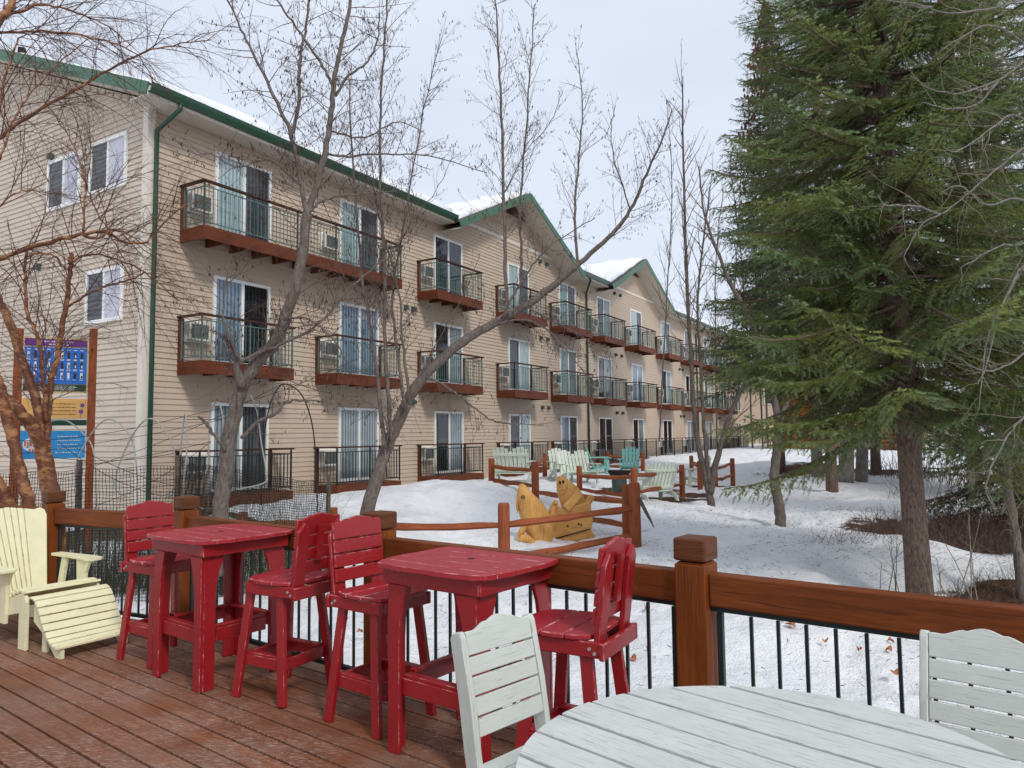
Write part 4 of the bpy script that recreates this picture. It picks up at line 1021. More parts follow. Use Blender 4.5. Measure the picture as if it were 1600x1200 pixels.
# ================================================================ garden chairs of the far sitting area
def adirondack(name, label, mat, W, loc, rz, group, ns=5):
    t = thing(name, label, 'garden chair', loc, rz, group); h = W / 2
    for s_ in (-1, 1):
        m = MB(); m.prism([(.28, .0), (.28, .34), (-.42, .16), (-.50, .0), (-.42, .0), (-.28, .10), (.20, .24), (.20, 0)], -.013, .013, Mt(0, s_ * (h - .03)) @ XZ); m.build('leg', mat, t)
        m = MB(); m.box((.22, s_ * (h + .0), .28), (.09, .024, .56)); m.build('arm_post', mat, t)
        m = MB(); m.box((-.04, s_ * (h + .02), .575), (.72, .13, .024)); m.build('armrest', mat, t)
    m = MB()
    for i in range(6): m.box((.25 - i * .093, 0, .355 - i * .022), (.083, W - .03, .02))
    m.build('seat', mat, t)
    bk = Mt(-.20, 0, .24, 0, R(-22)); m = MB(); sw = (W - .04) / ns
    for i in range(ns):
        y = -W / 2 + .02 + sw * (i + .5); k = abs(y) / (W / 2) if ns < 8 else abs(((y / (W / 4)) % 2) - 1) ; hh = .80 - .13 * k * k
        m.box((0, y * 1.08, hh / 2), (.02, sw - .014, hh), bk)
    m.build('back', mat, t); m = MB(); m.box((-.02, 0, .12), (.024, W, .08), bk); m.box((-.02, 0, .58), (.024, W, .07), bk); m.build('back_rail', mat, t)
    return t
def gp(u, v, Y): p = at(u, v, Y); return Vector((p.x, p.y, gh(p.x, p.y) - .02))
GA = 'adirondack chairs round the fire pit'
a1 = adirondack('adirondack_chair', 'mint green adirondack chair turned side on, left of the two mint ones', M['mint'], .58, gp(938, 745, 24.5), R(0), GA)
a2 = dup(a1, 'mint green adirondack chair facing us, right of the two mint ones', gp(984, 745, 24.5), R(-105), GA)
a3 = adirondack('adirondack_chair', 'small offwhite adirondack chair left of the wide white garden seat', M['offwhite'], .56, gp(877, 750, 22.8), R(-75), GA)
a4 = dup(a3, 'offwhite adirondack chair beside the short fence behind the twin stemmed tree', gp(1085, 762, 23), R(185), GA)
b1 = adirondack('garden_loveseat', 'wide offwhite slatted garden seat between the small white chair and the mint chairs', M['offwhite'], 1.0, gp(905, 755, 22.0), R(-70), 'wide white garden seats', 9)
b2 = dup(b1, 'wide offwhite garden seat seen from behind, against the leftmost fence post', gp(803, 752, 20.9), R(78), 'wide white garden seats')
b3 = dup(b1, 'wide offwhite garden seat with its back to us at the right of the fire pit', gp(1018, 775, 18.9), R(118), 'wide white garden seats')
fp = thing('fire_pit', 'low round dark metal fire pit between the garden chairs', 'fire pit', gp(968, 770, 19.4))
m = MB(); m.tube([(0, 0, .42), (0, 0, .52), (0, 0, .60)], [.20, .28, .31], 18); m.build('bowl', M['dark'], fp); m = MB(); m.tube([(0, 0, -.1), (0, 0, .42)], [.2, .2], 18); m.build('base', M['lamp_grey'], fp)

# ================================================================ notice board on the left
sb_o = at(88, 640, 10.6); sg = thing('notice_board', 'wooden notice board with purple and blue panel above orange and light blue ones', 'sign', (sb_o.x, sb_o.y, gh(sb_o.x, sb_o.y)), R(29.0))
zz = sg.location.z
for x, zt in ((-.48, 3.20), (.44, 3.25)):
    m = MB(); m.box((x, 0, (zt - zz) / 2), (.105, .09, zt - zz)); m.build('post', M['fence_wood'], sg, bevel=.006)
def flat(name, col, rough=.4):
    t_ = NT(name); n_ = t_.noise(t_.coord('obj'), 1.6, 3); return t_.fin(t_.mix(n_, [c * .7 for c in col], [min(1, c * 1.35) for c in col]), rough)
MS = dict(purple=flat('sign_purple', (.13, .02, .22)), blue=flat('sign_blue', (.015, .15, .55)), green=flat('sign_green', (.01, .05, .03)), orange=flat('sign_orange', (.75, .42, .13)), sky=flat('sign_light_blue', (.03, .28, .62)), white=flat('sign_white', (.75, .75, .75)), frame=flat('sign_frame', (.62, .48, .24)), red=flat('sign_red', (.65, .10, .04)), ink=flat('sign_ink', (.03, .02, .03)), violet=flat('sign_violet', (.14, .04, .30)))
def pn(name, mat, x0, x1, z0, z1, y, par, th=.012):
    m = MB(); m.box(((x0 + x1) / 2, y, (z0 + z1) / 2 - zz), (x1 - x0, th, z1 - z0)); return m.build(name, MS[mat], par)
Z = lambda v: 1.6 + (684 - v) / F_PX * 10.6 * 1.0
p1 = pn('schedule_panel', 'frame', -.425, .385, Z(610), Z(523), -.03, sg, .03)
pn('header', 'purple', -.405, .365, Z(537), Z(526), -.05, p1); pn('field', 'blue', -.405, .365, Z(596), Z(539), -.05, p1); pn('footer', 'green', -.405, .365, Z(607), Z(597), -.05, p1)
r_ = random.Random(5)
m = MB(); mi = MB()
for c_ in range(9):
    for q_ in range(4 if c_ in (6, 7, 8) else 3):
        x = -.355 + c_ * .082; z = Z(546 + q_ * 16) - zz
        if q_ > 2: continue
        m.box((x, -.060, z + .03), (.045, .004, .010)); (m if r_.random() > .45 else mi).box((x, -.060, z - .045), (.032, .004, .085)); (mi if r_.random() > .4 else m).box((x + .004, -.063, z - .06), (.016, .004, .04))
        m.box((x, -.060, z - .105), (.05, .004, .006))
m.build('picture', MS['white'], p1); mi.build('dark_picture', MS['ink'], p1)
def scrib(m, x0, x1, z, h, y, seed):
    """illegible small lettering, as in the photograph: word-length broken strokes"""
    r_ = random.Random(seed); x = x0
    while x < x1:
        l = r_.uniform(.012, .05)
        k = x
        while k < min(x + l, x1): m.box((k, y, z + r_.uniform(-.1, .1) * h), (.006, .004, h * r_.uniform(.5, 1))); k += .0085
        x += l + .012
m = MB(); scrib(m, -.22, .20, Z(530) - zz, .026, -.06, 1); scrib(m, -.12, .14, Z(534.5) - zz, .022, -.06, 2)
for i in range(4): scrib(m, -.20 - .05 * (i % 2), .22 + .03 * (i % 2), Z(599.3 + i * 2) - zz, .010, -.06, 10 + i)
m.build('lettering', MS['white'], p1)
p2 = pn('orange_panel', 'orange', -.42, .385, Z(650), Z(619), -.04, sg, .02); pn('strip', 'green', -.42, .385, Z(661), Z(652), -.04, sg, .02)
m = MB()
for i in range(4): scrib(m, -.15, .24, Z(627 + i * 5.4) - zz, .012, -.054, 20 + i)
m.build('lettering', MS['ink'], p2)
m = MB()
for x, z in ((.325, 629), (.31, 639)):
    zc = Z(z) - zz
    for a in range(5): m.ball((x + .018 * math.cos(a * 1.256), -.052, zc + .018 * math.sin(a * 1.256)), (.014, .004, .014), 7, 5)
    m.box((x - .004, -.052, zc - .06), (.004, .003, .09))
m.build('flower', MS['violet'], p2)
p3 = pn('blue_panel', 'sky', -.42, .375, Z(712), Z(669), -.04, sg, .02)
for i in range(5):
    m = MB(); scrib(m, .03 - .02 * (i == 4), .28 + .03 * (i % 2), Z(678 + i * 6.2) - zz, .020, -.054, 30 + i); m.build('text_line', MS['white'], p3)
m = MB(); m.ball((-.27, -.048, Z(690) - zz), (.13, .006, .11), 16, 8); m.build('emblem_ground', MS['white'], p3)
m = MB()
for i in range(6): m.box((-.36 + i * .035, -.060, Z(688 + (i % 2) * 2) - zz), (.018, .006, .075))
for i in range(4): m.box((-.30 + i * .035, -.060, Z(699) - zz), (.016, .006, .04))
m.build('emblem', MS['red'], p3)

# ================================================================ netting fence, hoops and lines of the garden strip on the left
gf = thing('netting_fence', 'black plastic netting fence sagging between stakes along the garden strip', 'fence', (-5, 9.6, gh(-5, 9.6)))
gl = gf.location.copy(); path = [at(-40, 742, 9.2), at(110, 735, 9.3), at(290, 726, 9.4), at(340, 728, 9.6), at(420, 742, 10.0), at(512, 757, 10.4)]
m = MB(); r_ = random.Random(3)
def along(t_):
    x = t_ * (len(path) - 1); i = min(int(x), len(path) - 2); return path[i].lerp(path[i + 1], x - i)
NX = 175; tops = [along(i / NX) for i in range(NX + 1)]; rows = 42
def netp(i, j):
    p = tops[i].copy(); z0 = gh(p.x, p.y) - .06; p.z = p.z + .012 * math.sin(i * .35) + (z0 - p.z) * j / rows; p.y += .03 * math.sin(i * .12 + j * .1); p.x += .005 * math.sin(j * .9 + i); return p - gl
for i in range(NX + 1): m.tube([netp(i, j) for j in range(0, rows + 1, 2)], .0036, 3, cap=False)
for j in range(rows + 1): m.tube([netp(i, j) for i in range(0, NX + 1, 2)], .0036, 3, cap=False)
m.build('netting', M['dark'], gf)
for u in (140, 288, 345, 500):
    i = min(range(NX + 1), key=lambda k: abs(tops[k].x - at(u, 740, 9.6).x)); p = tops[i]; z0 = gh(p.x, p.y)
    m = MB(); m.box((p.x - gl.x, p.y - gl.y + .05, (z0 + p.z + .1) / 2 - gl.z), (.05, .05, p.z + .15 - z0)); m.build('stake', M['bark_dark'], gf)
def cat(pts, k=6):
    out = []
    for i in range(len(pts) - 1):
        p0, p1, p2, p3 = pts[max(i - 1, 0)], pts[i], pts[i + 1], pts[min(i + 2, len(pts) - 1)]
        for s_ in range(k):
            t_ = s_ / k; out.append(.5 * ((2 * p1) + (p2 - p0) * t_ + (2 * p0 - 5 * p1 + 4 * p2 - p3) * t_ * t_ + (3 * p1 - p0 - 3 * p2 + p3) * t_ ** 3))
    return out + [pts[-1]]
mh = plain('pale_pipe', (.33, .34, .32), .5); md = plain('black_pipe', (.02, .02, .022), .5)
HO = [([(118, 762), (120, 720), (150, 668), (176, 656), (205, 685), (214, 740), (214, 800)], 10.1, 'white plastic hoop arched over the garden strip, below the notice board'),
      ([(42, 700), (60, 668), (95, 656), (120, 668), (145, 700), (150, 760), (150, 800)], 10.3, 'pale plastic hoop half hidden behind the copper birch trunks'),
      ([(196, 775), (180, 762), (188, 720), (215, 668), (240, 655), (268, 690), (276, 745), (268, 768), (250, 775)], 9.9, 'pale plastic hoop curving in front of the hotel corner downpipe'),
      ([(240, 778), (270, 772), (279, 730), (289, 648), (292, 700), (284, 780)], 9.8, 'narrow leaning plastic hoop tied to a dark stake right of the downpipe'),
      ([(325, 800), (326, 700), (328, 650), (338, 629), (346, 640), (348, 680), (340, 745), (343, 800)], 10.0, 'narrow hoop in front of the ground floor patio door, left of the grey tree'),
      ([(392, 618), (402, 645), (408, 690), (416, 738), (412, 755), (360, 768), (345, 780)], 9.9, 'bent white plastic pipe right of the grey tree trunk'),
      ([(408, 790), (411, 700), (420, 640), (432, 610), (446, 600), (470, 615), (486, 655), (493, 710), (496, 800)], 10.2, 'black plastic hoop standing right of the grey tree')]
for i, (pp, Y_, lb) in enumerate(HO):
    ps = cat([at(u, v, Y_ + .12 * math.sin(k)) for k, (u, v) in enumerate(pp)], 5); o_ = ps[0].copy(); m = MB(); m.tube([p - o_ for p in ps], .010, 6)
    o = m.build('garden_hoop', md if i == 6 else mh, None, smooth=True); o.location = o_; tag(o, lb, 'hoop', 'pipe hoops over the garden strip')
cl = [((-20, 690), (292, 650), 9.9), ((292, 650), (560, 560), 11), ((-20, 715), (500, 618), 10.3), ((120, 700), (335, 770), 9.8), ((60, 712), (290, 705), 10.0), ((110, 740), (440, 600), 10.2), ((-20, 735), (330, 690), 9.9), ((290, 655), (450, 625), 9.9), ((150, 790), (330, 690), 10), ((90, 690), (250, 775), 9.7)]
ml = thing('string_lines', 'dark strings stretched between the hoops and trees over the garden strip', 'string', (-5, 10, 0))
for (a, b, Y_) in cl:
    p, q = at(a[0], a[1], Y_), at(b[0], b[1], Y_ + .2); m = MB(); m.tube([p.lerp(q, k / 8) + Vector((0, 0, -.10 * math.sin(math.pi * k / 8))) - ml.location for k in range(9)], .0045, 3, cap=False); m.build('string', M['dark'], ml)
# ================================================================ bare trees
def rv(r_): return Vector((r_.gauss(0, 1), r_.gauss(0, 1), r_.gauss(0, 1))).normalized()
class Tree:
    def __init__(s, seed): s.r = random.Random(seed); s.trunk = MB(); s.twig = MB(); s.cat = MB(); s.n = 0
    def limb(s, pix, Y0, Y1, r0, r1, n=8, k=6, wob=.012):
        """a limb through the picture points, radii in metres; returns smooth points"""
        N = len(pix); pts = [at(u, v, Y0 + (Y1 - Y0) * i / (N - 1)) for i, (u, v) in enumerate(pix)]; P = cat(pts, k); L = len(P)
        rr = [(r0 + (r1 - r0) * (i / (L - 1))) * (1 + s.r.uniform(-.02, .03)) for i in range(L)]
        P = [p + rv(s.r) * wob * (0 < i < L - 1) for i, p in enumerate(P)]
        s.trunk.tube(P, rr, n); return P, rr
    def sprout(s, P, rr, step, L0, L1, level, prm, lo=.1, hi=1.0, side=None):
        acc = 0; tot = sum((P[i + 1] - P[i]).length for i in range(len(P) - 1)); nxt = tot * lo; d_ = 0
        for i in range(len(P) - 1):
            seg = (P[i + 1] - P[i]).length
            while nxt < d_ + seg and nxt < tot * hi:
                t_ = (nxt - d_) / max(seg, 1e-6); p = P[i].lerp(P[i + 1], t_); tan = (P[i + 1] - P[i]).normalized(); f = nxt / tot
                L = (L0 + (L1 - L0) * f) * s.r.uniform(.6, 1.25)
                ax = tan.cross(rv(s.r)).normalized(); an = R(s.r.uniform(*prm['ang'])); d = (Matrix.Rotation(an, 3, ax) @ tan + Vector((0, 0, prm['up']))).normalized()
                s.grow(p, d, L, min(rr[i] * .6, prm['r'][level]), level, prm); nxt += step * s.r.uniform(.6, 1.4)
            d_ += seg
    def grow(s, p, d, L, r, level, prm):
        if level > prm['max'] or L < .04: return
        n = 6 if level < 2 else 4; P = [p]; q = p.copy(); dd = d.copy(); st = L / n
        for i in range(n):
            dd = (dd + rv(s.r) * prm['wig'] + Vector((0, 0, prm['curve'] * (i + 1) / n))).normalized(); q = q + dd * st; P.append(q)
        rr = [r * (1 - .72 * i / n) for i in range(n + 1)]
        (s.twig).tube(P, rr, 4 if level < 1 else 3, cap=False); s.n += 1
        if level < prm['max']:
            s.sprout(P, rr, prm['step'][level], L * .55, L * .22, level + 1, prm, .18, 1.0)
        if prm.get('catk') and level >= prm['max'] - 1 and s.r.random() < prm['catk']:
            for k in range(s.r.randint(1, 3)):
                e = P[-1 - k] if k < n else P[-1]; o = e + Vector((s.r.uniform(-.008, .008), s.r.uniform(-.008, .008), -.012))
                s.cat.tube([e, o, o + Vector((0, 0, -.014)), o + Vector((0, 0, -.026))], [.0012, .0040, .0048, .0016], 4, cap=False)
    def done(s, name, label, loc, bk, tw, cat_=True, group=None):
        t = thing(name, label, 'tree', loc, 0, group); L = Vector(loc)
        for mb_, nm, mt in ((s.trunk, 'trunk', bk), (s.twig, 'crown', tw), (s.cat, 'catkins', M['catkin'])):
            if mb_.v:
                mb_.v = [(x - L.x, y - L.y, z - L.z) for x, y, z in mb_.v]; mb_.build(nm, mt, t, smooth=True)
        return t
G0 = lambda p: Vector((p.x, p.y, gh(p.x, p.y)))
# --- grey tree on the left, forking over the balconies
T = Tree(11); prm = dict(ang=(40, 82), up=.04, r=[.0062, .0031, .0021, .002], wig=.15, curve=.05, max=2, step=[.115, .07], catk=.36)
A1, r1 = T.limb([(338, 900), (345, 795), (352, 740), (363, 660), (380, 600), (405, 562), (432, 530), (452, 480), (470, 410), (480, 335)], 9.0, 9.2, .100, .060, 14)
A2, r2 = T.limb([(478, 345), (500, 272), (515, 200), (522, 130), (535, 62), (548, 0), (556, -60)], 9.2, 9.6, .046, .018, 9)
A3, r3 = T.limb([(480, 338), (470, 290), (456, 215), (432, 160), (402, 95), (376, 45), (350, -15)], 9.2, 8.9, .034, .009, 8)
A4, r4 = T.limb([(456, 215), (466, 160), (468, 100), (478, 40), (488, -30)], 9.1, 9.4, .026, .012, 7)
A5, r5 = T.limb([(521, 135), (505, 105), (475, 60), (440, 10), (420, -20)], 9.4, 9.2, .022, .010, 7)
A6, r6 = T.limb([(378, 605), (368, 560), (358, 540), (352, 528)], 9.0, 8.9, .055, .016, 7)
A7, r7 = T.limb([(376, 565), (400, 552), (430, 543), (487, 514), (522, 480), (555, 443), (600, 405)], 8.9, 9.3, .026, .009, 7)
A8, r8 = T.limb([(378, 684), (400, 662), (432, 645), (448, 628), (480, 626), (512, 627)], 8.9, 9.0, .026, .009, 7)
A9, r9 = T.limb([(352, 705), (335, 680), (322, 662), (310, 650)], 8.95, 8.7, .024, .016, 7)
A10, r10 = T.limb([(484, 332), (500, 316), (530, 306), (565, 303), (620, 298)], 9.2, 9.8, .022, .008, 7)
A11, r11 = T.limb([(524, 150), (545, 118), (575, 95), (590, 60), (592, 20)], 9.5, 9.8, .020, .008, 7)
A12, r12 = T.limb([(372, 560), (350, 500), (352, 440), (365, 400)], 8.9, 8.8, .018, .007, 6)
A13, r13 = T.limb([(440, 500), (480, 498), (520, 530), (545, 570)], 9.1, 8.8, .016, .006, 6)
A14, r14 = T.limb([(508, 240), (545, 245), (600, 240), (680, 245), (760, 270)], 9.3, 10.2, .018, .005, 6)
A15, r15 = T.limb([(515, 205), (570, 215), (620, 190), (665, 210)], 9.4, 10.0, .014, .005, 6)
A16, r16 = T.limb([(470, 290), (420, 250), (370, 262), (330, 240), (300, 245)], 9.1, 8.7, .012, .005, 6)
for P, rr, st, a, b in ((A2, r2, .10, 1.0, .7), (A3, r3, .10, .9, .5), (A4, r4, .11, .7, .4), (A5, r5, .12, .6, .4), (A6, r6, .10, .5, .5), (A7, r7, .12, .8, .5), (A8, r8, .14, .5, .35), (A10, r10, .11, .8, .5), (A11, r11, .10, .7, .5), (A12, r12, .09, .8, .5), (A13, r13, .10, .7, .4), (A14, r14, .11, .7, .4), (A15, r15, .11, .6, .4), (A16, r16, .10, .7, .4)):
    T.sprout(P, rr, st, a, b, 0, prm, .08)
T.sprout(A1, r1, .20, .8, 1.2, 0, prm, .42)
T.done('alder_tree', 'grey barked leafless tree forking over the balconies, left of the two tall grey trees', G0(at(345, 795, 9.0)), M['bark_grey'], M['twig_brown'])
# --- grey tree leaning right with upright shoots
T = Tree(23)
B1, r1 = T.limb([(560, 900), (574, 797), (590, 745), (608, 690), (628, 648), (652, 600), (690, 562), (740, 522), (790, 496), (832, 470), (872, 440), (905, 412)], 10.8, 11.6, .108, .048, 12)
B2, r2 = T.limb([(900, 416), (950, 372), (985, 328), (1010, 272), (1035, 218), (1050, 170)], 11.6, 12.0, .042, .008, 8)
B3, r3 = T.limb([(601, 700), (593, 620), (586, 560), (566, 430), (556, 310), (548, 200), (545, 110)], 10.8, 11.0, .034, .008, 7)
B4, r4 = T.limb([(612, 690), (606, 610), (602, 533), (600, 400), (594, 290), (596, 150), (603, 40), (606, -40)], 10.8, 11.0, .034, .010, 8)
B5, r5 = T.limb([(633, 640), (622, 560), (613, 467), (622, 400), (640, 300), (662, 170), (690, 60)], 10.9, 11.4, .026, .006, 7)
B6, r6 = T.limb([(640, 632), (629, 530), (622, 452), (590, 330), (580, 240)], 10.9, 11.1, .024, .006, 7)
B7, r7 = T.limb([(792, 496), (789, 400), (786, 250), (781, 120), (776, 30), (772, -40)], 11.3, 11.6, .032, .008, 8)
B8, r8 = T.limb([(812, 484), (815, 400), (812, 330), (822, 200), (830, 90), (834, 10)], 11.4, 11.6, .026, .007, 7)
B9, r9 = T.limb([(903, 414), (898, 340), (904, 250), (910, 160), (900, 75)], 11.6, 11.9, .026, .006, 7)
B10, r10 = T.limb([(786, 500), (800, 465), (825, 425), (848, 395), (880, 370), (930, 340)], 11.3, 11.2, .022, .006, 7)
B11, r11 = T.limb([(665, 590), (690, 600), (730, 628), (765, 655), (800, 662), (850, 664)], 10.9, 10.4, .020, .006, 7)
B12, r12 = T.limb([(780, 505), (820, 500), (860, 520), (900, 565), (930, 610)], 11.2, 10.7, .018, .006, 7)
B13, r13 = T.limb([(822, 480), (860, 500), (900, 520), (960, 560)], 11.4, 11.0, .015, .005, 6)
B14, r14 = T.limb([(606, 690), (600, 650), (560, 620), (500, 612), (440, 590)], 10.8, 10.3, .014, .006, 6)
B15, r15 = T.limb([(985, 328), (960, 250), (955, 200), (962, 165)], 11.9, 12.1, .012, .005, 6)
B16, r16 = T.limb([(788, 300), (820, 240), (860, 190), (880, 140)], 11.5, 11.6, .010, .004, 6)
B17, r17 = T.limb([(600, 430), (640, 350), (680, 300), (710, 240)], 10.9, 11.1, .010, .004, 6)
B18, r18 = T.limb([(640, 625), (680, 540), (720, 470), (750, 400)], 11, 11.2, .010, .004, 6)
prm = dict(ang=(25, 66), up=.16, r=[.0058, .0031, .0021], wig=.13, curve=.08, max=2, step=[.13, .08], catk=.4)
for P, rr, st, a, b in ((B2, r2, .12, .9, .5), (B3, r3, .13, .9, .5), (B4, r4, .12, 1.0, .6), (B5, r5, .12, .8, .5), (B6, r6, .14, .7, .4), (B7, r7, .12, 1.0, .5), (B8, r8, .12, .9, .5), (B9, r9, .12, .8, .4), (B10, r10, .13, .7, .4), (B15, r15, .12, .6, .3), (B16, r16, .14, .6, .3), (B17, r17, .14, .6, .3), (B18, r18, .14, .6, .3)):
    T.sprout(P, rr, st, a, b, 0, prm, .18)
prm2 = dict(ang=(40, 80), up=-.02, r=[.006, .0031, .0021], wig=.17, curve=-.03, max=2, step=[.12, .07], catk=.4)
for P, rr, st, a, b in ((B11, r11, .12, .7, .4), (B12, r12, .11, .8, .4), (B13, r13, .12, .7, .4), (B14, r14, .11, .8, .4)): T.sprout(P, rr, st, a, b, 0, prm2, .1)
T.sprout(B1, r1, .22, .9, .9, 0, prm2, .35)
T.done('alder_tree', 'grey barked leafless tree leaning to the right with upright shoots, behind the deck railing', G0(at(574, 797, 10.8)), M['bark_grey'], M['twig_brown'])
# --- copper barked birch at the left edge
T = Tree(31); Yb = 6.9
K = []
def L_(pix, a, b, r0, r1, n=9): K.append(T.limb(pix, a * 1.25, b * 1.25, r0 * .98, r1 * .98, n)); return K[-1]
L_([(88, 900), (84, 800), (74, 745), (66, 690)], 6.9, 6.9, .118, .085, 16)
L_([(70, 715), (58, 680), (40, 655), (12, 625), (-20, 605)], 6.9, 6.6, .078, .058, 14)
L_([(68, 705), (62, 650), (45, 592), (24, 530), (4, 480), (-20, 440)], 6.9, 7.0, .058, .044, 13)
L_([(73, 690), (75, 640), (80, 598), (91, 545), (104, 475), (110, 420), (111, 396)], 6.9, 7.1, .043, .024, 12)
L_([(73, 660), (68, 600), (60, 530), (43, 490), (39, 440), (42, 392)], 6.9, 6.8, .028, .015, 10)
L_([(60, 900), (48, 800), (32, 735), (14, 665), (-2, 600), (-25, 560)], 6.6, 6.5, .072, .050, 13)
L_([(30, 860), (10, 780), (-20, 735)], 6.7, 6.6, .075, .06, 9)
L_([(-30, 415), (0, 404), (58, 384), (120, 368), (160, 362), (190, 376), (226, 379), (250, 355), (290, 318)], 6.6, 7.2, .030, .007, 9)
L_([(130, 366), (152, 372), (180, 360), (215, 372)], 6.8, 7.0, .020, .008, 7)
L_([(-30, 240), (0, 214), (42, 184), (112, 143), (200, 92), (258, 73), (330, 62)], 6.8, 7.4, .027, .006, 9)
L_([(-30, 80), (0, 30), (18, 8), (26, -20)], 6.6, 6.8, .05, .035, 9)
L_([(-10, 30), (40, 14), (60, 7), (100, 14), (160, 36), (205, 72)], 6.7, 7.2, .022, .006, 7)
L_([(-10, 52), (40, 50), (90, 50), (166, 64), (215, 86), (240, 130)], 6.7, 7.3, .018, .005, 7)
L_([(0, 175), (5, 130), (20, 85), (30, 60), (55, 52)], 6.7, 6.9, .016, .006, 7)
L_([(104, 483), (130, 464), (165, 448), (200, 438), (228, 425)], 7.1, 7.5, .016, .010, 7)
L_([(102, 420), (85, 400), (60, 396), (45, 400)], 7, 6.9, .014, .012, 6)
L_([(106, 412), (140, 398), (180, 405), (225, 425), (280, 470)], 7.0, 7.3, .014, .006, 6)
L_([(130, 362), (133, 300), (128, 260), (108, 215), (70, 160)], 6.8, 7.0, .014, .005, 6)
L_([(175, 366), (150, 330), (135, 290), (110, 250)], 6.9, 7.0, .012, .005, 6)
L_([(0, 250), (20, 190), (45, 150), (90, 100), (140, 60)], 6.6, 6.9, .014, .005, 6)
L_([(-10, 330), (30, 300), (60, 300), (110, 305)], 6.6, 6.9, .010, .004, 6)
prm3 = dict(ang=(20, 70), up=.12, r=[.0060, .0033, .0022], wig=.15, curve=-.30, max=2, step=[.12, .085], catk=0)
prm4 = dict(ang=(20, 60), up=.30, r=[.0060, .0033, .0022], wig=.12, curve=-.12, max=2, step=[.13, .095], catk=0)
for i, (P, rr) in enumerate(K):
    if i < 3 or i in (5, 6): 
        if i in (2, 5): T.sprout(P, rr, .2, .8, .8, 1, prm3, .3)
        continue
    T.sprout(P, rr, .10, 1.5, .85, 0, prm3 if i in (3, 4, 7, 8, 14, 15, 16) or i % 2 else prm4, .1)
T.done('birch_tree', 'copper barked multi stemmed birch at the left edge, drooping twigs over the hotel end wall', G0(at(80, 760, 8.6)), M['bark_red'], M['twig_red'], False)
# --- twin stemmed tree by the path
T = Tree(41)
C1, r1 = T.limb([(1112, 800), (1108, 770), (1100, 735), (1090, 690), (1083, 620), (1076, 500), (1070, 350), (1067, 220), (1066, 120)], 18, 18.3, .098, .014, 10)
C2, r2 = T.limb([(1110, 770), (1117, 730), (1128, 690), (1142, 645), (1160, 605), (1178, 565), (1190, 520)], 18, 18.2, .09, .022, 9)
C3, r3 = T.limb([(1108, 755), (1103, 700), (1098, 640), (1094, 560), (1090, 480), (1098, 380), (1110, 290)], 18, 18.3, .06, .015, 7)
prm5 = dict(ang=(25, 60), up=.35, r=[.014, .008, .0055], wig=.12, curve=.08, max=2, step=[.28, .17], catk=.35)
for P, rr, st in ((C1, r1, .22), (C2, r2, .2), (C3, r3, .22)): T.sprout(P, rr, st, 1.7, .8, 0, prm5, .35)
T.done('aspen_tree', 'dark grey tree with two forking stems growing beside the short split rail fence', G0(at(1112, 792, 18)), M['bark_dark'], M['twig_brown'])
T = Tree(43)
D1, r1 = T.limb([(1222, 840), (1217, 790), (1210, 750), (1213, 705), (1216, 660), (1208, 620), (1190, 560), (1172, 500), (1140, 440), (1120, 390), (1100, 330), (1092, 260)], 14.5, 14.8, .11, .014, 11)
D2, r2 = T.limb([(1216, 668), (1226, 640), (1238, 600), (1243, 540), (1238, 460)], 14.5, 14.9, .06, .02, 8)
for P, rr in ((D1, r1), (D2, r2)): T.sprout(P, rr, .2, 1.3, .7, 0, dict(prm5, r=[.011, .006, .004]), .4)
T.done('aspen_tree', 'crooked grey trunk standing alone on the snow bank, left of the big spruce', G0(at(1218, 822, 14.5)), M['bark_grey'], M['twig_brown'])
# --- tall pale stems behind
for sd, stems, Y, lb in ((51, [[(1192, 700), (1184, 500), (1178, 350), (1172, 240), (1168, 110)], [(1200, 700), (1192, 480), (1190, 300), (1186, 220)], [(1176, 700), (1165, 480), (1150, 330), (1140, 250)]], 27, 'thin pale saplings rising against the sky at the left edge of the spruces'),
                      (52, [[(1030, 690), (1040, 500), (1050, 300), (1042, 160)], [(1120, 690), (1118, 420), (1130, 300)], [(1140, 600), (1150, 420), (1160, 220)]], 30, 'thin bare saplings behind the twin stemmed tree, in front of the far hotel end')):
    T = Tree(sd)
    for st in stems:
        P, rr = T.limb(st, Y, Y, .034, .012, 6); T.sprout(P, rr, .38, 1.8, .8, 0, dict(prm5, r=[.017, .010, .0075], step=[.35, .22], up=.5, catk=.2), .35)
    T.done('sapling', lb, G0(at(stems[0][0][0], 705, Y)), M['bark_grey2'], M['twig_brown'])
# --- trunks under the spruces
for (u, v, u2, v2, Y, r_, mt, lb) in ((1277, 742, 1268, 560, 22, .17, 'bark_grey2', 'pale speckled trunk under the spruce boughs in front of the cabin steps'),
                         (1322, 748, 1318, 560, 20.5, .21, 'bark_grey2', 'thick blue grey trunk under the spruce boughs, left of a paired pale one'),
                         (1345, 750, 1350, 560, 20.8, .17, 'bark_grey2', 'pale trunk standing close to the right of a thick blue grey trunk'),
                         (1515, 805, 1514, 640, 17, .09, 'bark_grey2', 'slim pale stump like trunk in the snow right of the big spruce')):
    T = Tree(int(u)); T.limb([(u, v + 8), ((u + u2) / 2 + 2, (v + v2) / 2), (u2, v2), (u2 + 2, v2 - 200)], Y, Y, r_, r_ * .6, 10); T.done('tree_trunk', lb, G0(at(u, v, Y)), M[mt], M['twig_brown'], group='trunks under the spruces')
T = Tree(61)
E1, r1 = T.limb([(1600, 960), (1592, 880), (1580, 800), (1572, 730), (1575, 660), (1568, 600)], 9.5, 9.8, .07, .04, 9)
E2, r2 = T.limb([(1574, 700), (1555, 660), (1545, 620), (1520, 560), (1512, 480)], 9.7, 10, .02, .008, 6)
for P, rr in ((E1, r1), (E2, r2)): T.sprout(P, rr, .2, .9, .5, 0, dict(prm3, r=[.008, .004, .003]), .3)
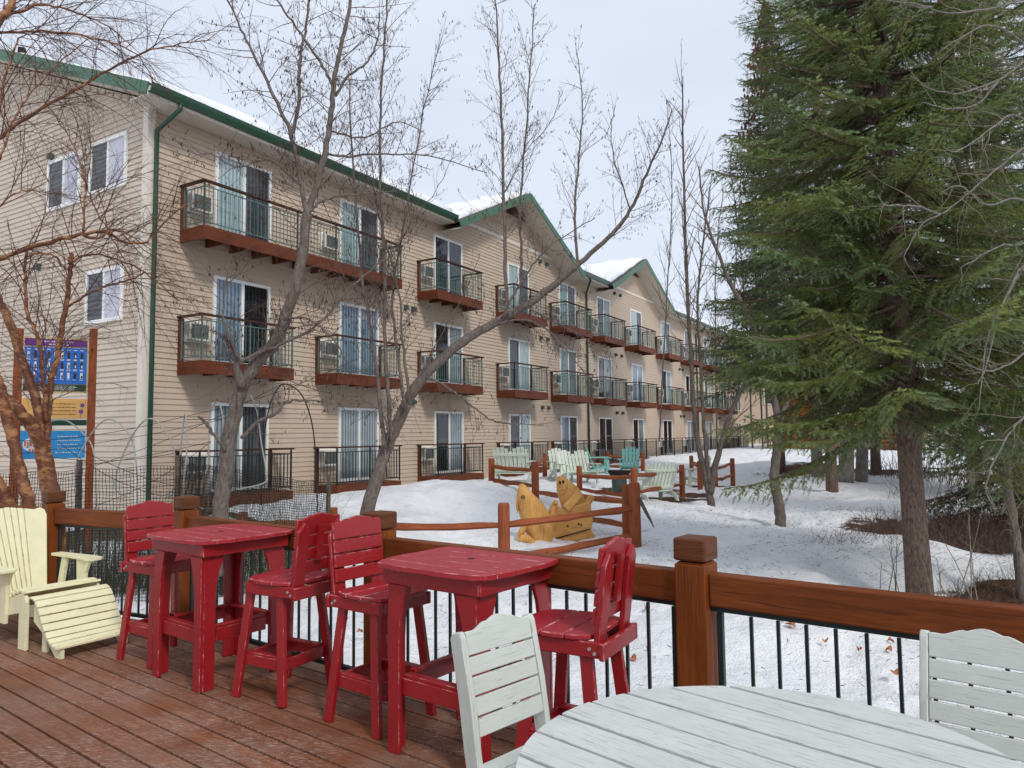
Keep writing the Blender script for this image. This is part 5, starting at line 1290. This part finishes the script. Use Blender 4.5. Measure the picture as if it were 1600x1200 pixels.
T.done('young_aspen', 'bent slim grey green trunk at the right edge of the picture', G0(at(1596, 930, 9.5)), M['bark_grey'], M['twig_pale'])
T = Tree(62)
F1, r1 = T.limb([(1620, 900), (1640, 500), (1660, 200), (1650, -60)], 7.5, 7.5, .07, .05, 9)
prm6 = dict(ang=(25, 65), up=.0, r=[.006, .0032, .002], wig=.22, curve=.0, max=2, step=[.24, .16], catk=0)
FL = [[(1650, 225), (1600, 232), (1560, 262), (1515, 300), (1470, 335), (1440, 350), (1412, 402)], [(1470, 335), (1430, 322), (1385, 320), (1372, 305)], [(1650, 60), (1600, 95), (1560, 125), (1500, 145), (1455, 140), (1422, 118)], [(1650, -20), (1560, 10), (1480, 20), (1430, 5), (1370, 0)],
      [(1560, 125), (1530, 160), (1490, 170), (1440, 160)], [(1650, 420), (1600, 415), (1570, 470), (1545, 520), (1530, 640)], [(1600, 415), (1560, 490), (1545, 560), (1528, 600)], [(1640, 330), (1590, 310), (1540, 320), (1500, 290), (1470, 300)],
      [(1650, 130), (1590, 60), (1540, 40), (1500, 60), (1470, 80)], [(1650, 500), (1590, 560), (1540, 580), (1500, 560)], [(1650, 600), (1600, 650), (1570, 690), (1540, 760), (1560, 800)], [(1645, 350), (1600, 380), (1560, 385), (1500, 420)], [(1640, 240), (1590, 180), (1550, 200), (1500, 235), (1475, 230)]]
for st in FL:
    P, rr = T.limb(st, 7.4, 7.0, .014, .004, 6, 5, .008); T.sprout(P, rr, .16, .7, .35, 0, prm6, .15)
T.done('bare_tree', 'pale leafless tree just outside the right edge reaching curved branches across the spruces', G0(at(1620, 900, 7.5)), M['bark_grey2'], M['twig_pale'])

# ================================================================ spruces
def shoot_arr(n=7, L=.12, w_=.0042, nl=.021, seed=0):
    """one needled shoot along +x: triangles as (m,3,3)"""
    r_ = np.random.RandomState(seed); T_ = []
    for i in range(n):
        x = L * (i + .5) / n
        for k in range(3):
            a = 2 * math.pi * (k / 3 + i * .381) ; dy, dz = math.cos(a), math.sin(a); l = nl * (1 - .25 * i / n) * r_.uniform(.85, 1.15)
            b = np.array([x, 0, 0]); tip = b + np.array([l * .5, dy * l * .95, dz * l * .95]); sd_ = np.array([0, -dz, dy]) * w_
            T_.append([b - sd_, b + sd_, tip])
    return np.array(T_)
def rotm(d, up=(0, 0, 1)):
    d = d / np.linalg.norm(d); s_ = np.cross(up, d); n = np.linalg.norm(s_); s_ = s_ / n if n > 1e-5 else np.array([0, 1, 0.]); u_ = np.cross(d, s_); return np.stack([d, s_, u_], 1)
def bough(L, seed, dens=1.0, ns=7, nw=.0042, nl=.021, droop=.22, width=.42, sp=.075):
    """needled bough along +x in its own frame; returns triangles and wood polylines"""
    r_ = np.random.RandomState(seed); SH = [shoot_arr(ns, .098, nw, nl, k) for k in range(3)]; out = []; wood = []; tin = []
    ax = lambda t_: np.array([L * t_, .05 * L * math.sin(2.2 * t_ + seed), -droop * L * t_ ** 1.4 + .16 * L * t_ ** 4])
    wood.append(([ax(t_) for t_ in np.linspace(0, 1, 9)], .016 * L ** .5 + .004, .003))
    n = int(L / sp); t0 = .18
    for i in range(n):
        t_ = t0 + (1 - t0) * (i + r_.rand() * .6) / n
        if t_ > .99: continue
        p = ax(t_); tg = ax(min(1, t_ + .02)) - ax(t_ - .02); tg /= np.linalg.norm(tg)
        for s_ in (-1, 1):
            l2 = width * L * (1 - t_) ** .75 * min(1, (t_ - .08) * 3.2) * r_.uniform(.65, 1.15) + .09
            a = R(r_.uniform(42, 62)); d = tg * math.cos(a) + np.array([0, s_, 0]) * math.sin(a); d = d + np.array([0, 0, r_.uniform(-.18, .08)]); d /= np.linalg.norm(d)
            dr = r_.uniform(.15, .5)
            bx = lambda q: p + d * l2 * q + np.array([0, 0, -dr * l2 * q * q])
            if l2 > .35: wood.append(([bx(q) for q in (0, .5, 1)], .003, .0012))
            m_ = max(1, int(l2 / .07 * dens))
            for j in range(m_):
                q = (j + .6 * r_.rand()) / m_; b = bx(q); tt = bx(min(1, q + .05)) - bx(q - .02); tt /= np.linalg.norm(tt)
                for s2 in (-1, 1):
                    aa = R(r_.uniform(25, 60)); per = np.cross([0, 0, 1], tt); per /= (np.linalg.norm(per) + 1e-6)
                    dd = tt * math.cos(aa) + per * s2 * math.sin(aa) + np.array([0, 0, r_.uniform(-.30, .12)]); Rm = rotm(dd); sc_ = r_.uniform(.6, 1.15) * (1 - .35 * q)
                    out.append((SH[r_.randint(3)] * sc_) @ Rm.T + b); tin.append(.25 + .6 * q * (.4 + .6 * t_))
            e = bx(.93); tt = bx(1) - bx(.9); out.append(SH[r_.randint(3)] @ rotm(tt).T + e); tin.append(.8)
    e = ax(.97); out.append(SH[0] @ rotm(ax(1) - ax(.9)).T + e)
    tin.append(.9); return np.concatenate(out), wood, np.repeat(np.array(tin), [len(o_) for o_ in out])
def tri_mesh(name, T_, mat, parent):
    me = bpy.data.meshes.new(name); n = len(T_); me.vertices.add(n * 3); me.vertices.foreach_set('co', T_.astype(np.float32).ravel()); me.loops.add(n * 3); me.loops.foreach_set('vertex_index', np.arange(n * 3, dtype=np.int32))
    me.polygons.add(n); me.polygons.foreach_set('loop_start', np.arange(0, n * 3, 3, dtype=np.int32)); me.polygons.foreach_set('loop_total', np.full(n, 3, np.int32)); me.update(calc_edges=True); me.materials.append(mat)
    o = bpy.data.objects.new(name, me); C.objects.link(o); o.parent = parent; return o
def spruce(name, label, base, H, Rlow, zlow, mats, trunk_r, seed, templ, lean=(0, 0), dz=.17, per=5, zmax=None, cones=False, group=None, prof=None, tr_low=0, facing=None, keep=None):
    """templates are boughs of given length; every bough is scaled to its place in the crown"""
    r_ = np.random.RandomState(seed); t = thing(name, label, 'tree', base, 0, group); m = MB(); N = 14; rr_ = random.Random(seed)
    cx_ = lambda z: np.array([lean[0] * z / H, lean[1] * z / H, z])
    m.tube([Vector(cx_(H * (i / N) - (.4 if i == 0 else 0))) for i in range(N + 1)], [trunk_r * ((1 - i / N) ** .8) * (1.18 if i == 0 else 1) + .01 for i in range(N + 1)], 14); m.build('trunk', mats[0], t, smooth=True)
    out = []; tints = []; wd = MB(); z = zlow; cn = MB()
    while z < (zmax or H * .99):
        f = (z - zlow) / (H - zlow); Rr = Rlow * ((1 - f) ** .8) if prof is None else prof(f) * Rlow
        for k in range(per):
            zz = z + r_.uniform(-.1, .1); az = r_.uniform(0, 2 * math.pi); L = max(.22, Rr * r_.uniform(.72, 1.18)); T_, W_, TI = templ[r_.randint(len(templ))]
            pitch = R(r_.uniform(-16, 10) + 30 * f - 6); roll_ = r_.uniform(-.45, .45)
            if keep is not None and not keep(az, zz, L): continue
            ca, sa, cp, sp_ = math.cos(az), math.sin(az), math.cos(pitch), math.sin(pitch)
            Rm = np.array([[ca, -sa, 0], [sa, ca, 0], [0, 0, 1]]) @ np.array([[cp, 0, -sp_], [0, 1, 0], [sp_, 0, cp]]) @ np.array([[1, 0, 0], [0, math.cos(roll_), -math.sin(roll_)], [0, math.sin(roll_), math.cos(roll_)]]); S = L / templ_len[id(templ)]
            b = cx_(zz); out.append((T_ * S) @ Rm.T + b); tints.append(np.clip(TI + r_.uniform(-.32, .28), 0, 1))
            for pl, ra, rb in W_:
                if len(pl) > 3 or S > .9:
                    P = [Vector((Rm @ (np.array(q) * S)) + b) for q in pl]; wd.tube(P, [ra * (1 - i / len(P)) + rb for i in range(len(P))], 3 if len(pl) < 4 else 4, cap=False)
        z += dz * (1 - .35 * f)
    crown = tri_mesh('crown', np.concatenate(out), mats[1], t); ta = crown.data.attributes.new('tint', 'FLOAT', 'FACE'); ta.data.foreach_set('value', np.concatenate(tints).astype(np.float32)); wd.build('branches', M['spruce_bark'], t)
    if cones:
        for i in range(900):
            z = H * (1 - .42 * rr_.random() ** 1.2); f = (z - zlow) / (H - zlow); Rr = Rlow * (1 - f) ** .8; az = rr_.uniform(0, 6.28); q = Rr * rr_.uniform(.35, .95); c = cx_(z) + np.array([math.cos(az) * q, math.sin(az) * q, -.1])
            cn.tube([Vector(c), Vector(c) + Vector((0, 0, -.06)), Vector(c) + Vector((rr_.uniform(-.03, .03), 0, -.16))], [.02, .045, .015], 5)
        cn.build('cones', M['cone'], t)
    return t
templ_len = {}
TA = [bough(2.2, 200 + k, 1.15, 7, .0042, .024, .20, .29, .088) for k in range(6)]; templ_len[id(TA)] = 2.2
TB = [bough(2.2, 300 + k, .55, 4, .010, .045, .20, .36, .15) for k in range(4)]; templ_len[id(TB)] = 2.2
ps = at(1440, 965, 9.5); ps.z = gh(ps.x, ps.y) + .0
spruce('spruce_tree', 'tallest nearest spruce with thick reddish brown trunk rising behind the deck railing', ps, 17, 2.55, 2.6, (M['spruce_bark'], M['needles']), .142, 5, TA, (-.45, 0), dz=.15, per=7, zmax=10.0, prof=lambda f: (1 - f) ** .78 * (1 if f > .04 else .85))
for (u, Y, top_v, Rl, zl, sd, cones, lb) in ((1222, 26, -5, 2.9, 3.8, 71, True, 'narrow spruce with reddish cones at its tip, leftmost of the group'),
                                  (1300, 19, -260, 2.3, 3.9, 72, False, 'dense dark spruce directly behind the left half of the nearest spruce'),
                                  (1370, 23, -240, 3.0, 3.6, 73, False, 'dark spruce in the middle of the group, hidden behind the thick trunk'),
                                  (1525, 20, -60, 2.9, 2.2, 74, True, 'spruce with cone laden top at the right, beyond the nearest spruce'),
                                  (1590, 13.5, -140, 2.2, .7, 75, False, 'bluish thin spruce with low boughs at the right edge'),
                                  (1680, 17, -200, 3.0, 1.4, 76, False, 'dark spruce cut off by the right edge of the picture')):
    b = at(u, 760, Y); g = G0(b); H = at(u, top_v, Y).z - g.z
    spruce('spruce_tree', lb, g, H, Rl, zl, (M['spruce_bark'], M['needles_dark']), .13, sd, TB, dz=.30, per=8 if sd == 71 else 5, cones=cones, group='spruces behind the nearest one', zmax=None)
# ================================================================ low growth and litter
def strokes(name, n, fn, mat, seed, kind='stuff'):
    r_ = random.Random(seed); m = MB()
    for _ in range(n):
        r = fn(r_)
        if r is None: continue
        p, d, L, rad, wig = r; P = [p]; q = p.copy(); dd = d.normalized()
        for i in range(4): dd = (dd + rv(r_) * wig).normalized(); q = q + dd * (L / 4); P.append(q)
        m.tube(P, [rad * (1 - .2 * i) for i in range(5)], 3, cap=False)
    o = m.build(name, mat); tag(o, kind=kind); return o
def brush(cx_, cy_, rx, ry, h0, h1, lean=.25, rad=.004):
    def f(r_):
        a, q = r_.uniform(0, 6.283), math.sqrt(r_.random()); x, y = cx_ + rx * q * math.cos(a), cy_ + ry * q * math.sin(a)
        return Vector((x, y, gh(x, y) - .03)), Vector((r_.gauss(0, lean), r_.gauss(0, lean), 1)), r_.uniform(h0, h1), rad * r_.uniform(.6, 1.3), .22
    return f
for i, (cx_, cy_, rx, ry, h0, h1, n, ln, rad) in enumerate(((10.6, 13.3, 3.2, 1.7, .2, .85, 2600, .5, .0045), (7.9, 12.8, 1.9, 1.1, .12, .6, 2200, .6, .0042), (6.3, 9.7, .9, .4, .15, .5, 350, .7, .004), (12.5, 17.5, 3.5, 2.0, .3, 1.1, 300, .35, .005), (9.2, 10.6, 2.0, .8, .15, .7, 1100, .5, .004), (5.9, 12.0, 1.2, .5, .1, .35, 220, .7, .0035), (13.8, 22.5, 3.5, 1.2, .4, 1.3, 500, .4, .008))):
    strokes('undergrowth', n, brush(cx_, cy_, rx, ry, h0, h1, ln, rad), M['twig_red'] if i in (0, 3, 5) else M['twig_brown'], 70 + i)
# thin upright saplings by the hollow
for k, (u, v, Y, h, lb) in enumerate(((1392, 925, 10.0, 1.2, 'fine bare shoots rising from the snow, left of the thick spruce trunk'), (1500, 930, 9.0, 1.7, 'tan bare saplings rising behind the deck rail, right of the thick spruce trunk'))):
    b = gp(u, v, Y); t = thing('sapling', lb, 'sapling', b); m = MB(); r_ = random.Random(k)
    for i in range(7):
        x, y = r_.uniform(-.3, .3), r_.uniform(-.25, .25); P = [Vector((x, y, -.1))]; d = Vector((r_.gauss(0, .12), r_.gauss(0, .12), 1)).normalized(); hh = h * r_.uniform(.5, 1)
        for j in range(7):
            d = (d + rv(r_) * .07).normalized(); P.append(P[-1] + d * hh / 7)
            if j > 1: m.tube([P[-1], P[-1] + Vector((r_.gauss(0, .12), r_.gauss(0, .1), r_.uniform(.06, .16)))], [.003, .0015], 3, cap=False)
        m.tube(P, [.007 * (1 - i_ / 8) + .002 for i_ in range(8)], 4)
    m.build('stems', M['twig_pale'], t)
# weeds climbing in the garden netting
def weed(u0, u1, Y0, Y1, h0, h1, rad=.0028):
    def f(r_):
        u = r_.uniform(u0, u1); Y = r_.uniform(Y0, Y1); p = at(u, 700, Y); return Vector((p.x, p.y, gh(p.x, p.y) - .02)), Vector((r_.gauss(0, .22), r_.gauss(0, .15), 1)), r_.uniform(h0, h1), rad * r_.uniform(.6, 1.3), .28
    return f
M['dry'] = bark('dry_stalk', (.13, .095, .045), (.30, .23, .12)); M['vine'] = bark('olive_vine', (.05, .06, .028), (.13, .13, .06))
strokes('garden_weeds', 1300, weed(100, 515, 9.7, 11.0, .3, 1.35), M['dry'], 91); strokes('garden_vines', 1100, weed(60, 505, 9.6, 10.8, .3, 1.25, .0035), M['vine'], 92)
# the long dark stick leaning from the corner post of the pen
m = MB(); a, b = at(999, 780, 12.4), at(1022, 824, 12.0); m.tube([a - a, (b - a) * .5 + Vector((.01, 0, -.02)), b - a], [.035, .028, .008], 6); o = m.build('stick', M['bark_dark']); o.location = a; tag(o, 'dark tapering stick leaning from the thick corner post of the pen fence', 'stick')
# leaves lying on the snow outside the railing
M['leaf'] = plain('dead_leaf', (.38, .14, .07), .8, .35, 20)
r_ = random.Random(12); SP = [(833, 943, 0), (1188, 975, 0), (1168, 991, 1), (1258, 967, 0), (1262, 996, 1), (1238, 1014, 0), (1345, 1053, 2), (1390, 1052, 1), (1342, 1018, 0), (1400, 1088, 1), (990, 1058, 1), (1015, 1042, 2), (1012, 980, 0), (562, 1010, 1), (540, 985, 2), (1430, 1025, 1), (1392, 1036, 2), (740, 950, 1), (930, 925, 2), (1110, 800, 2), (1290, 1040, 2), (1320, 990, 1)]
def ground_hit(u, v):
    r = ray(u, v); t_ = 1.0
    for _ in range(60):
        p = Vector((0, 0, 1.6)) + r * t_; g = gh(p.x, p.y)
        t_ += max(.01, (p.z - g) * .6)
    p = Vector((0, 0, 1.6)) + r * t_; return Vector((p.x, p.y, gh(p.x, p.y) + .02))
lf0 = None
for i, (u, v, k) in enumerate(SP):
    p = ground_hit(u, v); m = MB(); s_ = (.062, .05, .036)[k] * r_.uniform(.8, 1.15); N = 12
    rim = [Vector((math.cos(2 * math.pi * j / N) * s_ * (.85 + .25 * math.cos(2 * math.pi * j / N)) * r_.uniform(.8, 1.1), math.sin(2 * math.pi * j / N) * s_ * .65 * r_.uniform(.8, 1.1), .012 + .022 * math.sin(4 * math.pi * j / N + i))) for j in range(N)]
    vs = [Vector((0, 0, .006))] + rim + [q + Vector((0, 0, .0015)) for q in [Vector((0, 0, .006))] + rim]
    n1 = N + 1; fs = [(0, 1 + (j + 1) % N, 1 + j) for j in range(N)] + [(n1, n1 + 1 + j, n1 + 1 + (j + 1) % N) for j in range(N)]
    m.add(vs, fs, [[(0, 0)] * 3 for _ in fs]); o = m.build('fallen_leaf', M['leaf']); o.location = p + Vector((0, 0, .03)); o.rotation_euler = (r_.uniform(-.3, .3), r_.uniform(-.3, .3), r_.uniform(0, 6)); tag(o, 'rust coloured dead leaf lying on the snow outside the railing', 'leaf', 'dead leaves on the snow')
# scattered bark crumbs, twigs and needles on the snow (uncountable)
def crumbs(cx_, cy_, rx, ry):
    def f(r_):
        a, q = r_.uniform(0, 6.283), r_.random() ** .7; x, y = cx_ + rx * q * math.cos(a), cy_ + ry * q * math.sin(a)
        if (Vector((x, y, 0)) - PD).dot(V) < .25: return None
        return Vector((x, y, gh(x, y) + .025 + .05 * 0)), Vector((r_.gauss(0, 1), r_.gauss(0, 1), .05)), r_.uniform(.02, .09), r_.uniform(.002, .005), .35
    return f
for i, (a, b, c_, d, n) in enumerate(((5.2, 10.5, 4.0, 4.0, 1500), (3.0, 8, 4, 4, 700), (6.5, 15, 5, 5, 1500), (2.5, 14, 3.5, 4, 600), (-1, 9, 4, 4, 350))): strokes('bark_litter', n, crumbs(a, b, c_, d), M['bark_dark'], 120 + i)
